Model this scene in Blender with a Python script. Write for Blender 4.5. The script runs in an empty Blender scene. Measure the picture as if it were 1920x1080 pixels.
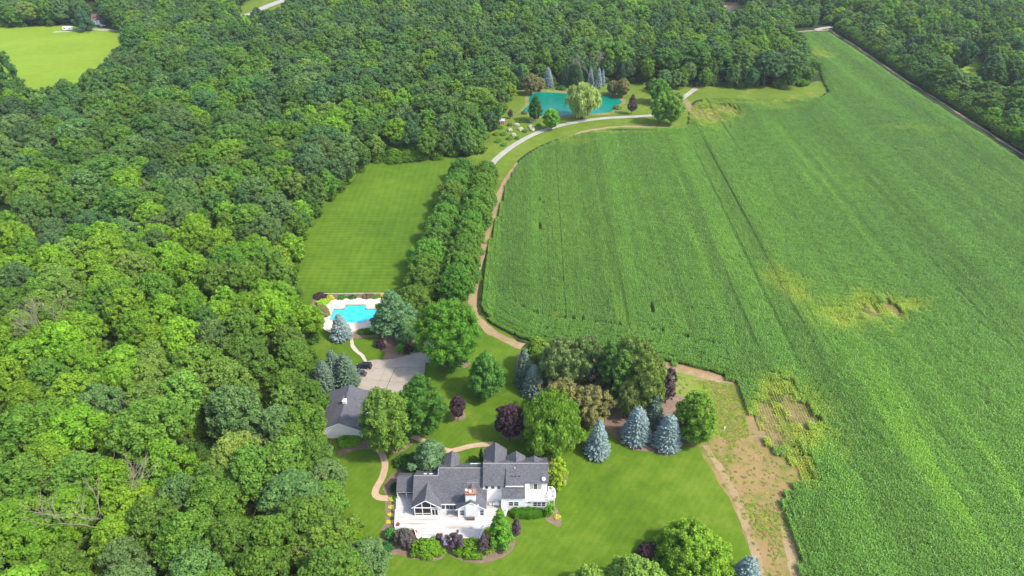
import bpy, bmesh, math, random
import numpy as np
from mathutils import Vector, Matrix
from mathutils.geometry import tessellate_polygon
R_ = math.radians
random.seed(7); rng = np.random.default_rng(11)
SC = bpy.context.scene; COL = SC.collection

# ------------------------------------------------------------------ camera
CAMH = 140.0; TILT = 34.0; FPX = 1280.0
cam = bpy.data.cameras.new('camera'); cam.lens = 24.0; cam.sensor_width = 36.0
cam.clip_start = 1; cam.clip_end = 6000
camo = bpy.data.objects.new('camera', cam); COL.objects.link(camo)
camo.location = (0, 0, CAMH); camo.rotation_euler = (R_(90 - TILT), 0, 0)
SC.camera = camo
# ------------------------------------------------------------------ light
SUN_EL = 50.0; SUN_AZ = -22.0           # azimuth measured from +x
sd = Vector((math.cos(R_(SUN_EL)) * math.cos(R_(SUN_AZ)), math.cos(R_(SUN_EL)) * math.sin(R_(SUN_AZ)), math.sin(R_(SUN_EL))))
w = bpy.data.worlds.new('World'); SC.world = w; w.use_nodes = True
nt = w.node_tree; bg = nt.nodes['Background']
sky = nt.nodes.new('ShaderNodeTexSky'); sky.sky_type = 'NISHITA'; sky.sun_disc = False
sky.sun_elevation = R_(SUN_EL); sky.sun_rotation = R_(90 - SUN_AZ)
sky.air_density = 1.0; sky.dust_density = 2.5; sky.ozone_density = 1.0
nt.links.new(sky.outputs[0], bg.inputs[0]); bg.inputs[1].default_value = 0.15
sun = bpy.data.lights.new('sun', 'SUN'); sun.energy = 2.35; sun.angle = R_(3.5); sun.color = (1.0, 0.95, 0.87)
suno = bpy.data.objects.new('sun', sun); COL.objects.link(suno)
suno.rotation_euler = sd.to_track_quat('Z', 'Y').to_euler()
SC.view_settings.view_transform = 'Standard'; SC.view_settings.look = 'None'
SC.view_settings.exposure = 1.25; SC.view_settings.gamma = 1
SC.render.engine = 'CYCLES'
SC.cycles.max_bounces = 6; SC.cycles.diffuse_bounces = 3; SC.cycles.transparent_max_bounces = 4

# ------------------------------------------------------------------ ground lookup (the survey of the site: where a ground point of the site lies)
_c, _s = math.cos(R_(TILT)), math.sin(R_(TILT))
def P(px, py, z=0.0):
    u = (px - 960) / FPX; v = (py - 540) / FPX
    t = (z - CAMH) / (-_s - v * _c)
    return (u * t, (_c - v * _s) * t)
def scl(py): return FPX * (_s + (py - 540) / FPX * _c) / CAMH
def dep(py): return R_(TILT) + math.atan((py - 540) / FPX)
def projn(x, y, z):
    z = z - CAMH; d = y * _c - z * _s
    return 960 + FPX * x / d, 540 - FPX * (y * _s + z * _c) / d, d

# ------------------------------------------------------------------ helpers
def setp(o, label=None, cat=None, group=None, kind=None):
    if label: o['label'] = label
    if cat: o['category'] = cat
    if group: o['group'] = group
    if kind: o['kind'] = kind
    return o
def empty(name, loc, rz=0.0, label=None, cat=None, group=None):
    o = bpy.data.objects.new(name, None); COL.objects.link(o); o.empty_display_size = 0.5
    o.location = loc; o.rotation_euler = (0, 0, rz)
    return setp(o, label, cat, group)
def link(name, me, parent=None, loc=(0, 0, 0)):
    o = bpy.data.objects.new(name, me); COL.objects.link(o); o.location = loc
    if parent: o.parent = parent
    return o
def npmesh(name, V, F, mats, lv=None, smooth=False, mi=None, k=4):
    me = bpy.data.meshes.new(name)
    V = np.asarray(V, dtype=np.float32); F = np.asarray(F, dtype=np.int32)
    me.vertices.add(len(V)); me.vertices.foreach_set('co', V.ravel())
    me.loops.add(F.size); me.loops.foreach_set('vertex_index', F.ravel())
    me.polygons.add(len(F)); me.polygons.foreach_set('loop_start', np.arange(0, F.size, k, dtype=np.int32))
    if mi is not None: me.polygons.foreach_set('material_index', np.asarray(mi, dtype=np.int32))
    if smooth: me.polygons.foreach_set('use_smooth', np.ones(len(F), dtype=bool))
    me.update(calc_edges=True)
    if lv is not None:
        a = me.attributes.new('lv', 'FLOAT', 'POINT'); a.data.foreach_set('value', np.asarray(lv, dtype=np.float32))
    for m in (mats if isinstance(mats, (list, tuple)) else [mats]): me.materials.append(m)
    return me

class MB:
    """collects boxes, bars and faces into one mesh"""
    def __init__(s): s.v = []; s.f = []
    def face(s, pts):
        b = len(s.v); s.v += [tuple(p) for p in pts]; s.f.append(list(range(b, b + len(pts)))); return s
    def box(s, x0, x1, y0, y1, z0, z1):
        b = len(s.v)
        s.v += [(x0, y0, z0), (x1, y0, z0), (x1, y1, z0), (x0, y1, z0), (x0, y0, z1), (x1, y0, z1), (x1, y1, z1), (x0, y1, z1)]
        s.f += [[b + i for i in q] for q in ((3, 2, 1, 0), (4, 5, 6, 7), (0, 1, 5, 4), (1, 2, 6, 5), (2, 3, 7, 6), (3, 0, 4, 7))]
        return s
    def slab(s, pts, th, up=(0, 0, -1)):
        """polygon (list of 3d pts, counter-clockwise from above) thickened by th along up"""
        n = len(pts); b = len(s.v); d = Vector(up) * th
        s.v += [tuple(p) for p in pts] + [tuple(Vector(p) + d) for p in pts]
        s.f.append([b + i for i in range(n)]); s.f.append([b + n + i for i in reversed(range(n))])
        for i in range(n):
            j = (i + 1) % n; s.f.append([b + j, b + i, b + n + i, b + n + j])
        return s
    def bar(s, p, q, r, n=6, r2=None):
        p, q = Vector(p), Vector(q); d = (q - p)
        if d.length < 1e-6: return s
        d.normalize(); a = d.orthogonal().normalized(); c = d.cross(a); r2 = r if r2 is None else r2; b = len(s.v)
        for base, rr in ((p, r), (q, r2)):
            for i in range(n):
                t = 2 * math.pi * i / n; s.v.append(tuple(base + (a * math.cos(t) + c * math.sin(t)) * rr))
        for i in range(n):
            j = (i + 1) % n; s.f.append([b + i, b + j, b + n + j, b + n + i])
        s.f.append([b + i for i in reversed(range(n))]); s.f.append([b + n + i for i in range(n)])
        return s
    def revolve(s, prof, c=(0, 0, 0), n=16):
        b = len(s.v)
        for r, z in prof:
            for i in range(n):
                t = 2 * math.pi * i / n; s.v.append((c[0] + r * math.cos(t), c[1] + r * math.sin(t), c[2] + z))
        for k in range(len(prof) - 1):
            for i in range(n):
                j = (i + 1) % n; s.f.append([b + k * n + i, b + k * n + j, b + (k + 1) * n + j, b + (k + 1) * n + i])
        s.f.append([b + i for i in reversed(range(n))]); s.f.append([b + (len(prof) - 1) * n + i for i in range(n)])
        return s
    def build(s, name, mat, parent=None, loc=(0, 0, 0), bevel=0, smooth=False):
        me = bpy.data.meshes.new(name); me.from_pydata(s.v, [], s.f); me.update()
        if smooth:
            for p in me.polygons: p.use_smooth = True
        me.materials.append(mat); o = link(name, me, parent, loc)
        if bevel:
            m = o.modifiers.new('bevel', 'BEVEL'); m.width = bevel; m.segments = 2; m.limit_method = 'ANGLE'
        return o

# ------------------------------------------------------------------ materials
def newmat(name):
    m = bpy.data.materials.new(name); m.use_nodes = True
    return m, m.node_tree, m.node_tree.nodes['Principled BSDF']
def N(t, ty, **kw):
    n = t.nodes.new(ty)
    for k, v in kw.items(): setattr(n, k, v)
    return n
def ramp(t, fac, stops):
    r = N(t, 'ShaderNodeValToRGB'); e = r.color_ramp.elements
    while len(e) > 1: e.remove(e[-1])
    e[0].position = stops[0][0]; e[0].color = (*stops[0][1], 1)
    for p, c in stops[1:]:
        x = e.new(p); x.color = (*c, 1)
    t.links.new(fac, r.inputs[0]); return r.outputs[0]
def noise(t, vec, scale, detail=4, rough=.55, dist=0):
    n = N(t, 'ShaderNodeTexNoise'); n.inputs['Scale'].default_value = scale; n.inputs['Detail'].default_value = detail
    n.inputs['Roughness'].default_value = rough; n.inputs['Distortion'].default_value = dist
    t.links.new(vec, n.inputs['Vector']); return n.outputs[0]
def mapping(t, scale=(1, 1, 1), rot=(0, 0, 0), loc=(0, 0, 0)):
    tc = N(t, 'ShaderNodeTexCoord'); m = N(t, 'ShaderNodeMapping')
    m.inputs['Scale'].default_value = scale; m.inputs['Rotation'].default_value = rot; m.inputs['Location'].default_value = loc
    t.links.new(tc.outputs['Object'], m.inputs[0]); return m.outputs[0]
def mix(t, f, a, b, mode='MIX'):
    n = N(t, 'ShaderNodeMix', data_type='RGBA', blend_type=mode)
    for s, v in ((n.inputs[0], f), (n.inputs[6], a), (n.inputs[7], b)):
        if isinstance(v, (int, float)): s.default_value = v
        elif isinstance(v, tuple): s.default_value = (*v, 1)
        else: t.links.new(v, s)
    return n.outputs[2]
def mth(t, op, a, b=0.0):
    n = N(t, 'ShaderNodeMath', operation=op)
    for s, v in ((n.inputs[0], a), (n.inputs[1], b)):
        if isinstance(v, (int, float)): s.default_value = v
        else: t.links.new(v, s)
    return n.outputs[0]
def bump(t, bs, h, strength=.4, dist=.1):
    b = N(t, 'ShaderNodeBump'); b.inputs['Strength'].default_value = strength; b.inputs['Distance'].default_value = dist
    t.links.new(h, b.inputs['Height']); t.links.new(b.outputs[0], bs.inputs['Normal'])
def spotty(name, stops, s1=.05, s2=.6, s3=6.0, rough=.9, bs=.5, bd=.1, w2=.5, w3=.35, scale=(1, 1, 1), rot=(0, 0, 0)):
    m, t, b = newmat(name); v = mapping(t, scale, rot)
    a = noise(t, v, s1, 4); c = noise(t, v, s2, 5, .65); d = noise(t, v, s3, 3, .7)
    f = mth(t, 'ADD', mth(t, 'MULTIPLY', a, 1 - w2 - w3 + .15), mth(t, 'ADD', mth(t, 'MULTIPLY', c, w2), mth(t, 'MULTIPLY', d, w3)))
    f = mth(t, 'SUBTRACT', f, .075)
    t.links.new(ramp(t, f, stops), b.inputs['Base Color']); b.inputs['Roughness'].default_value = rough
    b.inputs['Specular IOR Level'].default_value = .2
    bump(t, b, d, bs, bd); return m
def plain(name, col, rough=.6, spec=.4, var=.12, s=3.0, metal=0, scale=(1, 1, 1)):
    m, t, b = newmat(name); v = mapping(t, scale); n = noise(t, v, s, 4, .6)
    lo = tuple(max(0, c * (1 - var)) for c in col); hi = tuple(min(1, c * (1 + var)) for c in col)
    t.links.new(ramp(t, n, [(.3, lo), (.7, hi)]), b.inputs['Base Color'])
    b.inputs['Roughness'].default_value = rough; b.inputs['Specular IOR Level'].default_value = spec; b.inputs['Metallic'].default_value = metal
    return m

def leafmat(name='foliage', rough=.65, trans=.25, attr='crown_colour', spec=.14, vlo=.70, vhi=1.34, glint=False):
    m, t, b = newmat(name)
    at = N(t, 'ShaderNodeAttribute', attribute_type='INSTANCER', attribute_name=attr)
    lv = N(t, 'ShaderNodeAttribute', attribute_type='GEOMETRY', attribute_name='lv')
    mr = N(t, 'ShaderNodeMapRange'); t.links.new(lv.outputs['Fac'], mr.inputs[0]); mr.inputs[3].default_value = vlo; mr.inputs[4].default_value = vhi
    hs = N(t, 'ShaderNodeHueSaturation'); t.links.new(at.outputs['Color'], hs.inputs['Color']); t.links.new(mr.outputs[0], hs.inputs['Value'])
    mh = N(t, 'ShaderNodeMapRange'); t.links.new(lv.outputs['Fac'], mh.inputs[0]); mh.inputs[3].default_value = .515; mh.inputs[4].default_value = .485
    t.links.new(mh.outputs[0], hs.inputs['Hue'])
    colo = hs.outputs[0]
    if glint: colo = mix(t, ramp(t, lv.outputs['Fac'], [(.84, (0, 0, 0)), (.95, (.55, .55, .55))]), colo, (.42, .50, .34))  # glints painted into the colour: top-value leaves mixed towards pale grey-green
    t.links.new(colo, b.inputs['Base Color']); b.inputs['Roughness'].default_value = rough; b.inputs['Specular IOR Level'].default_value = spec
    tr = N(t, 'ShaderNodeBsdfTranslucent'); t.links.new(mix(t, 1.0, hs.outputs[0], (1.2, 1.25, .5), 'MULTIPLY'), tr.inputs[0])
    ms = N(t, 'ShaderNodeMixShader'); ms.inputs[0].default_value = trans
    t.links.new(b.outputs[0], ms.inputs[1]); t.links.new(tr.outputs[0], ms.inputs[2])
    t.links.new(ms.outputs[0], t.nodes['Material Output'].inputs[0]); return m

M = {}
M['leaf'] = leafmat()
M['needle'] = leafmat('needles', .6, .08, spec=.15, vlo=.7, vhi=1.35)
M['corn'] = leafmat('corn_leaf', .45, .25, spec=.28, vlo=.45, vhi=1.5, glint=True)
M['bark'] = plain('bark', (.11, .085, .06), .9, .2, .3, 2.0, scale=(3, 3, .6))
M['palebark'] = plain('dead_wood', (.24, .20, .16), .85, .2, .25, 2.0)

def lawnmat(name, c1, c2, c3, stripe=0.0, sdir=0.0, swid=1.6, stripe2=0.0, dry=0.0):
    m, t, b = newmat(name); v = mapping(t)
    a = noise(t, v, .028, 4, .6, .4); c = noise(t, v, .22, 5, .65); d = noise(t, v, 2.6, 4, .75)
    f = mth(t, 'ADD', mth(t, 'MULTIPLY', a, .45), mth(t, 'ADD', mth(t, 'MULTIPLY', c, .38), mth(t, 'MULTIPLY', d, .3)))
    f = mth(t, 'SUBTRACT', f, .065)
    for k, (st, ang) in enumerate(((stripe, sdir), (stripe2, sdir + math.pi / 2))):
        if st:
            wv = N(t, 'ShaderNodeTexWave'); wv.wave_type = 'BANDS'; wv.inputs['Scale'].default_value = .31 / swid * (1.0 if k == 0 else .8); wv.inputs['Distortion'].default_value = 2.2
            wv.inputs['Detail'].default_value = 2; wv.inputs['Detail Scale'].default_value = .35
            t.links.new(mapping(t, rot=(0, 0, ang)), wv.inputs[0])
            ms = noise(t, mapping(t, loc=(k * 31, 7, 0)), .05, 3)
            f = mth(t, 'ADD', f, mth(t, 'MULTIPLY', mth(t, 'MULTIPLY', mth(t, 'SUBTRACT', wv.outputs[1], .5), ms), st))
    col = ramp(t, f, [(.30, c1), (.5, c2), (.70, c3)])
    if dry:
        dn = noise(t, v, .07, 4, .7); dm = ramp(t, dn, [(.58, (0, 0, 0)), (.72, (1, 1, 1))])
        col = mix(t, mth(t, 'MULTIPLY', dm, dry), col, (.26, .22, .07))
    t.links.new(col, b.inputs['Base Color']); b.inputs['Roughness'].default_value = .95; b.inputs['Specular IOR Level'].default_value = .1
    bump(t, b, d, .6, .12); return m
G1, G2, G3 = (.038, .080, .006), (.075, .142, .008), (.145, .200, .022)
M['yard'] = lawnmat('yard_grass', G1, G2, G3, .05, R_(35), 1.6, 0.0, .35)
M['backlawn'] = lawnmat('mown_grass', (.038, .088, .006), (.070, .136, .008), (.115, .188, .014), .13, R_(90), 2.2, .09, .12)
M['meadow'] = lawnmat('meadow_grass', (.060, .10, .009), (.10, .155, .014), (.17, .21, .035), 0.0, 0, 2, 0, .5)
M['farfield'] = lawnmat('hay_grass', (.12, .20, .012), (.165, .25, .016), (.21, .29, .03), .10, R_(84), 4.0, 0, .1)
M['forestfloor'] = spotty('forest_floor', [(.3, (.012, .022, .006)), (.55, (.025, .045, .010)), (.8, (.06, .07, .025))])
M['soil'] = spotty('soil', [(.3, (.11, .09, .035)), (.5, (.20, .15, .07)), (.8, (.31, .24, .13))], .08, .8, 5)
M['track'] = spotty('dirt_track_soil', [(.25, (.10, .10, .03)), (.42, (.22, .16, .08)), (.75, (.38, .28, .16))], .1, .5, 3.0)
M['headsoil'] = spotty('field_soil', [(.3, (.035, .055, .012)), (.6, (.07, .09, .025)), (.85, (.14, .13, .05))], .1, .8, 5)
M['mulch'] = spotty('mulch', [(.3, (.10, .065, .045)), (.55, (.20, .14, .10)), (.8, (.36, .27, .20))], .3, 1.5, 8)
M['gravel'] = spotty('gravel', [(.3, (.22, .215, .195)), (.55, (.33, .32, .295)), (.8, (.45, .44, .41))], .2, 1.2, 9)
M['roadmid'] = spotty('road_middle', [(.35, (.20, .22, .13)), (.6, (.36, .35, .29)), (.8, (.5, .48, .44))], .2, .9, 7)
M['concrete'] = spotty('driveway_concrete', [(.28, (.15, .13, .10)), (.42, (.27, .235, .185)), (.58, (.33, .29, .235)), (.75, (.40, .36, .30))], .12, .35, 4, bs=.15)
M['joint'] = plain('joint', (.06, .05, .04), .9, .2)
M['path'] = spotty('path_aggregate', [(.3, (.30, .21, .13)), (.55, (.43, .31, .20)), (.8, (.54, .42, .30))], .2, 1.2, 12, bs=.2)
M['stone'] = spotty('step_stone', [(.3, (.36, .29, .21)), (.6, (.52, .45, .36)), (.85, (.62, .56, .48))], .4, 1.5, 12)
M['pooldeck'] = spotty('pool_deck', [(.3, (.45, .38, .30)), (.55, (.56, .49, .41)), (.8, (.64, .58, .50))], .15, .8, 8, bs=.1)
M['white'] = plain('white_paint', (.84, .84, .83), .5, .4, .04, .8)
M['trim'] = plain('white_trim', (.86, .86, .85), .45, .4, .03, .8)
M['pane'] = plain('window_glass', (.045, .05, .062), .12, .6, .3, .7)
M['screen'] = plain('screen_mesh', (.03, .025, .023), .7, .2, .3, 1.0)
M['curtain'] = plain('curtain', (.42, .36, .28), .8, .2, .1, 3)
M['brick'] = plain('brick_cap', (.34, .15, .09), .85, .2, .3, 4)
M['darkmetal'] = plain('dark_metal', (.05, .05, .055), .45, .5, .2, 3)
M['galv'] = plain('grey_metal', (.48, .49, .50), .4, .5, .1, 3, .6)
M['blackpaint'] = plain('car_paint_black', (.012, .013, .017), .18, .6, .2, 1)
M['greypaint'] = plain('car_paint_grey', (.045, .05, .06), .25, .6, .2, 1)
M['silver'] = plain('car_paint_silver', (.5, .52, .55), .3, .6, .05, 1)
M['glass'] = plain('car_glass', (.02, .025, .03), .06, .7, .1, 1)
M['rubber'] = plain('rubber', (.02, .02, .02), .8, .3, .1, 3)
M['redlamp'] = plain('red_lamp', (.5, .02, .015), .25, .5, .05, 3)
M['headlamp'] = plain('clear_lamp', (.7, .72, .75), .15, .6, .05, 3)
M['redwall'] = plain('red_boards', (.55, .03, .05), .65, .3, .15, 2, scale=(6, 6, .5))
M['pink'] = plain('white_stone', (.78, .70, .66), .7, .3, .08, 3)
M['wicker'] = plain('brown_cover', (.13, .10, .085), .8, .2, .2, 6)
M['terracotta'] = plain('terracotta', (.40, .14, .08), .8, .3, .1, 6)
M['wood'] = plain('weathered_wood', (.22, .14, .10), .85, .2, .3, 2)
M['orangeroof'] = plain('orange_roof', (.62, .32, .2), .8, .2, .1, 1)
M['brownroof'] = plain('brown_roof', (.17, .095, .09), .85, .2, .15, 1)

def shingles(name, c, warm=.0):
    m, t, b = newmat(name)
    tc = N(t, 'ShaderNodeTexCoord'); v = tc.outputs['Object']
    mp = N(t, 'ShaderNodeMapping'); mp.inputs['Scale'].default_value = (3.2, 3.2, 7.0); t.links.new(v, mp.inputs[0])
    vo = N(t, 'ShaderNodeTexVoronoi'); vo.inputs['Scale'].default_value = 1.0; t.links.new(mp.outputs[0], vo.inputs['Vector'])
    n2 = noise(t, v, .35, 3); n3 = noise(t, v, 9, 2)
    sep = N(t, 'ShaderNodeSeparateColor'); t.links.new(vo.outputs['Color'], sep.inputs[0])
    f = mth(t, 'ADD', mth(t, 'MULTIPLY', sep.outputs[0], .45), mth(t, 'ADD', mth(t, 'MULTIPLY', n2, .35), mth(t, 'MULTIPLY', n3, .25)))
    cols = [(.25, tuple(x * .72 for x in c)), (.55, c), (.85, tuple(min(1, x * 1.32) for x in c))]
    t.links.new(ramp(t, f, cols), b.inputs['Base Color']); b.inputs['Roughness'].default_value = .92; b.inputs['Specular IOR Level'].default_value = .2
    bump(t, b, sep.outputs[0], .35, .03); return m
M['shingle'] = shingles('grey_shingles', (.094, .096, .106))
M['ridge'] = plain('ridge_cap', (.24, .225, .21), .9, .2, .15, 3)

def siding():
    m, t, b = newmat('white_siding')
    tc = N(t, 'ShaderNodeTexCoord'); s = N(t, 'ShaderNodeSeparateXYZ'); t.links.new(tc.outputs['Object'], s.inputs[0])
    fr = mth(t, 'FRACT', mth(t, 'MULTIPLY', s.outputs[2], 6.5))
    t.links.new(ramp(t, fr, [(0, (.62, .63, .64)), (.08, (.86, .86, .855)), (1, (.88, .88, .87))]), b.inputs['Base Color'])
    b.inputs['Roughness'].default_value = .55; bump(t, b, fr, .5, .02); return m
M['siding'] = siding()
def deckmat():
    m, t, b = newmat('deck_boards'); v = mapping(t, (.10, 1.6, 1))
    n = noise(t, v, 1.0, 5, .65, .2); n2 = noise(t, mapping(t), .18, 3); n3 = noise(t, mapping(t, (.3, 7, 1)), 1.2, 3)
    f = mth(t, 'ADD', mth(t, 'MULTIPLY', n, .65), mth(t, 'ADD', mth(t, 'MULTIPLY', n2, .2), mth(t, 'MULTIPLY', n3, .15)))
    t.links.new(ramp(t, f, [(.33, (.24, .19, .14)), (.41, (.33, .29, .25)), (.46, (.42, .40, .38)), (.6, (.47, .465, .455))]), b.inputs['Base Color'])
    b.inputs['Roughness'].default_value = .7
    s = N(t, 'ShaderNodeSeparateXYZ'); t.links.new(mapping(t), s.inputs[0])
    fr = mth(t, 'FRACT', mth(t, 'MULTIPLY', s.outputs[1], 6.5)); bump(t, b, ramp(t, fr, [(0, (0, 0, 0)), (.1, (1, 1, 1))]), .3, .02)
    return m
M['deck'] = deckmat()
def watermat(name, c1, c2, rough, bs, sc):
    m, t, b = newmat(name); v = mapping(t); n = noise(t, v, sc, 3)
    t.links.new(ramp(t, n, [(.35, c1), (.65, c2)]), b.inputs['Base Color']); b.inputs['Roughness'].default_value = rough
    b.inputs['IOR'].default_value = 1.33; b.inputs['Specular IOR Level'].default_value = .3
    bump(t, b, noise(t, v, 1.2, 4, .6, .3), bs, .05); return m
M['pond'] = watermat('pond_water', (.0, .125, .085), (.0, .175, .125), .2, .2, .05)
M['pool'] = watermat('pool_water', (.02, .40, .66), (.07, .54, .80), .06, .5, .6)
M['tile'] = plain('pool_tile', (.02, .16, .34), .3, .5, .2, 4)

# ------------------------------------------------------------------ outlines and sheets
def smooth_loop(pts, closed=True, n=5, jit=0.0, seed=1):
    P_ = [Vector(p) for p in pts]; L = len(P_); out = []; r = random.Random(seed)
    rg = range(L) if closed else range(L - 1)
    for i in rg:
        p0 = P_[(i - 1) % L] if closed or i > 0 else P_[i]; p1 = P_[i]; p2 = P_[(i + 1) % L]; p3 = P_[(i + 2) % L] if closed or i + 2 < L else P_[(i + 1) % L]
        for k in range(n):
            t = k / n
            q = .5 * ((2 * p1) + (-p0 + p2) * t + (2 * p0 - 5 * p1 + 4 * p2 - p3) * t * t + (-p0 + 3 * p1 - 3 * p2 + p3) * t ** 3)
            if jit: q = q + Vector((r.uniform(-jit, jit), r.uniform(-jit, jit)))
            out.append(q)
    if not closed: out.append(P_[-1])
    return out
def W(pxs, z=0): return [P(a, b, z) for a, b in pxs]
def sheet(name, loop, z, mat, holes=None, skirt=0, parent=None):
    loops = [[Vector((p[0], p[1], z)) for p in loop]] + [[Vector((p[0], p[1], z)) for p in h] for h in (holes or [])]
    tris = tessellate_polygon(loops); allv = [v for l in loops for v in l]
    V = [tuple(v) for v in allv]; F = []
    for a, b, c in tris:
        n = (allv[b] - allv[a]).cross(allv[c] - allv[a])
        F.append([a, b, c] if n.z > 0 else [a, c, b])
    if skirt:
        off = 0
        for l in loops:
            base = len(V); V += [(p.x, p.y, z - skirt) for p in l]; n = len(l)
            for i in range(n):
                j = (i + 1) % n; F.append([off + i, base + i, base + j, off + j])
            off += n
    me = bpy.data.meshes.new(name); me.from_pydata(V, [], F); me.update(); me.materials.append(mat)
    return link(name, me, parent)
def ribbon(name, pts, wid, z, mat, jit=0.0, n=6, seed=3, skirt=0, off=0.0):
    """pts world 2d centre line; wid number or list"""
    c = smooth_loop(pts, False, n); L = len(c); r = random.Random(seed); l = []; rr = []
    for i, p in enumerate(c):
        d = (c[min(i + 1, L - 1)] - c[max(i - 1, 0)]).normalized(); nn = Vector((-d.y, d.x))
        wv = wid if isinstance(wid, (int, float)) else wid[0] + (wid[1] - wid[0]) * i / (L - 1)
        p = p + nn * off
        l.append(p + nn * (wv / 2 + r.uniform(-jit, jit))); rr.append(p - nn * (wv / 2 + r.uniform(-jit, jit)))
    V = [(p.x, p.y, z) for p in l] + [(p.x, p.y, z) for p in rr]; F = [[i, L + i, L + i + 1, i + 1] for i in range(L - 1)]
    me = bpy.data.meshes.new(name); me.from_pydata(V, [], F); me.update(); me.materials.append(mat)
    return link(name, me)
def inpoly(X, Y, poly):
    inside = np.zeros(len(X), bool); n = len(poly); j = n - 1
    for i in range(n):
        xi, yi = poly[i][0], poly[i][1]; xj, yj = poly[j][0], poly[j][1]
        if yi != yj:
            cond = ((yi > Y) != (yj > Y)) & (X < (xj - xi) * (Y - yi) / (yj - yi) + xi)
            inside ^= cond
        j = i
    return inside
def polydist(X, Y, poly, closed=True):
    d = np.full(len(X), 1e9); n = len(poly)
    for i in range(n if closed else n - 1):
        ax, ay = poly[i][0], poly[i][1]; bx, by = poly[(i + 1) % n][0], poly[(i + 1) % n][1]
        vx, vy = bx - ax, by - ay; L = vx * vx + vy * vy + 1e-9
        t = np.clip(((X - ax) * vx + (Y - ay) * vy) / L, 0, 1)
        d = np.minimum(d, np.hypot(X - ax - t * vx, Y - ay - t * vy))
    return d
def st(o, **k): return setp(o, kind='structure', **k)
def stuff(o, label, cat): return setp(o, label, cat, None, 'stuff')

# ------------------------------------------------------------------ the ground
g = 2600
st(sheet('ground', [(-g, -400), (g, -400), (g, 4200), (-g, 4200)], 0, M['forestfloor']))
yard = smooth_loop(W([(520, 1250), (545, 1000), (570, 840), (575, 640), (545, 590), (600, 556), (700, 545), (800, 560), (880, 600), (975, 652), (1100, 670), (1235, 692), (1290, 760), (1325, 832), (1350, 880), (1385, 940), (1410, 1010), (1432, 1090), (1450, 1250)]), jit=.25)
st(sheet('lawn', yard, .02, M['yard']))
backl = smooth_loop(W([(500, 600), (560, 460), (610, 340), (690, 306), (880, 296), (872, 340), (850, 420), (800, 560), (720, 556), (600, 560)]), jit=.3)
st(sheet('back_lawn', backl, .04, M['backlawn']))
strip = smooth_loop(W([(780, 640), (830, 430), (870, 300), (905, 262), (925, 220), (940, 190), (962, 155), (1100, 145), (1210, 150), (1260, 160), (1320, 150), (1400, 160), (1500, 158), (1538, 152), (1550, 170), (1530, 183), (1480, 187), (1400, 186), (1312, 186), (1292, 205), (1286, 238), (1230, 243), (1140, 243), (1060, 256), (1000, 280), (965, 310), (935, 400), (905, 500), (893, 570), (910, 600), (975, 645), (960, 700), (800, 700)]), jit=.4)
st(sheet('meadow', strip, .012, M['meadow']))
farf = smooth_loop(W([(-500, 35), (0, 50), (120, 48), (248, 60), (300, 100), (230, 230), (60, 230), (-400, 240)]), jit=.5)
st(sheet('hay_field', farf, .02, M['farfield']))
st(sheet('grass_clearing', smooth_loop(W([(1750, 142), (1780, 118), (1825, 104), (1850, 118), (1835, 140), (1800, 150)]), jit=.5), .02, M['farfield']))
st(sheet('grass_glade', smooth_loop(W([(-80, 330), (40, 330), (60, 400), (30, 470), (-80, 470)]), jit=.5), .02, M['meadow']))
st(sheet('farm_verge', smooth_loop(W([(400, 50), (430, 12), (480, -12), (640, -22), (610, 25), (540, 60), (460, 66)]), jit=.5), .03, M['meadow']))
st(sheet('rough_ground', smooth_loop(W([(1225, 680), (1380, 715), (1420, 800), (1520, 890), (1470, 950), (1490, 1010), (1510, 1080), (1540, 1250), (1440, 1250), (1420, 1090), (1395, 1000), (1365, 930), (1320, 860), (1290, 780)]), jit=.4), .028,
      spotty('rough_weeds', [(.30, (.045, .095, .014)), (.42, (.14, .15, .03)), (.50, (.23, .16, .065)), (.62, (.27, .175, .085)), (.78, (.36, .26, .14))], .09, .35, 1.8, w2=.35, w3=.25)))
st(sheet('weedy_grass', smooth_loop(W([(1240, 690), (1300, 706), (1376, 723), (1394, 770), (1402, 805), (1375, 800), (1350, 822), (1325, 800), (1300, 760), (1262, 730)]), n=8, jit=.7), .032,
      spotty('weedy_grass', [(.30, (.07, .13, .012)), (.48, (.13, .20, .018)), (.58, (.20, .20, .05)), (.75, (.27, .20, .10))], .08, .35, 1.8, w2=.35, w3=.25)))
# roads, tracks, paths
st(ribbon('avenue_drive', W([(800, 680), (822, 610), (850, 500), (880, 400), (905, 335), (926, 303)]), 3.2, .04, M['roadmid'], .1))
road = W([(912, 325), (926, 303), (960, 275), (1003, 251), (1060, 233), (1130, 222), (1215, 217), (1255, 210), (1278, 186), (1308, 164), (1340, 145), (1365, 120)])
st(ribbon('gravel_road', road, 3.3, .045, M['gravel'], .05))
st(ribbon('road_middle_strip', road, .75, .058, M['roadmid'], .12))
trk = W([(972, 305), (945, 345), (925, 400), (907, 460), (892, 520), (885, 575), (897, 600), (930, 628), (980, 650)])
st(ribbon('dirt_track', trk, (2.3, 3.2), .05, M['track'], .35))
st(ribbon('field_edge_soil', W([(1225, 683), (1300, 700), (1376, 719)]), 2.8, .052, M['track'], .3))
st(ribbon('wheel_track', W([(1322, 835), (1350, 880), (1380, 935), (1405, 1000), (1425, 1080), (1440, 1180)]), (1.5, 2.6), .05, M['track'], .35))
st(ribbon('headland_track', W([(1450, 930), (1472, 990), (1492, 1080), (1515, 1180)]), (1.5, 3.6), .054, M['track'], .3))
st(ribbon('boundary_track', W([(1548, 52), (1600, 84), (1650, 118), (1720, 164), (1800, 214), (1920, 292), (2050, 375)]), 1.15, .05, M['track'], .75))
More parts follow.
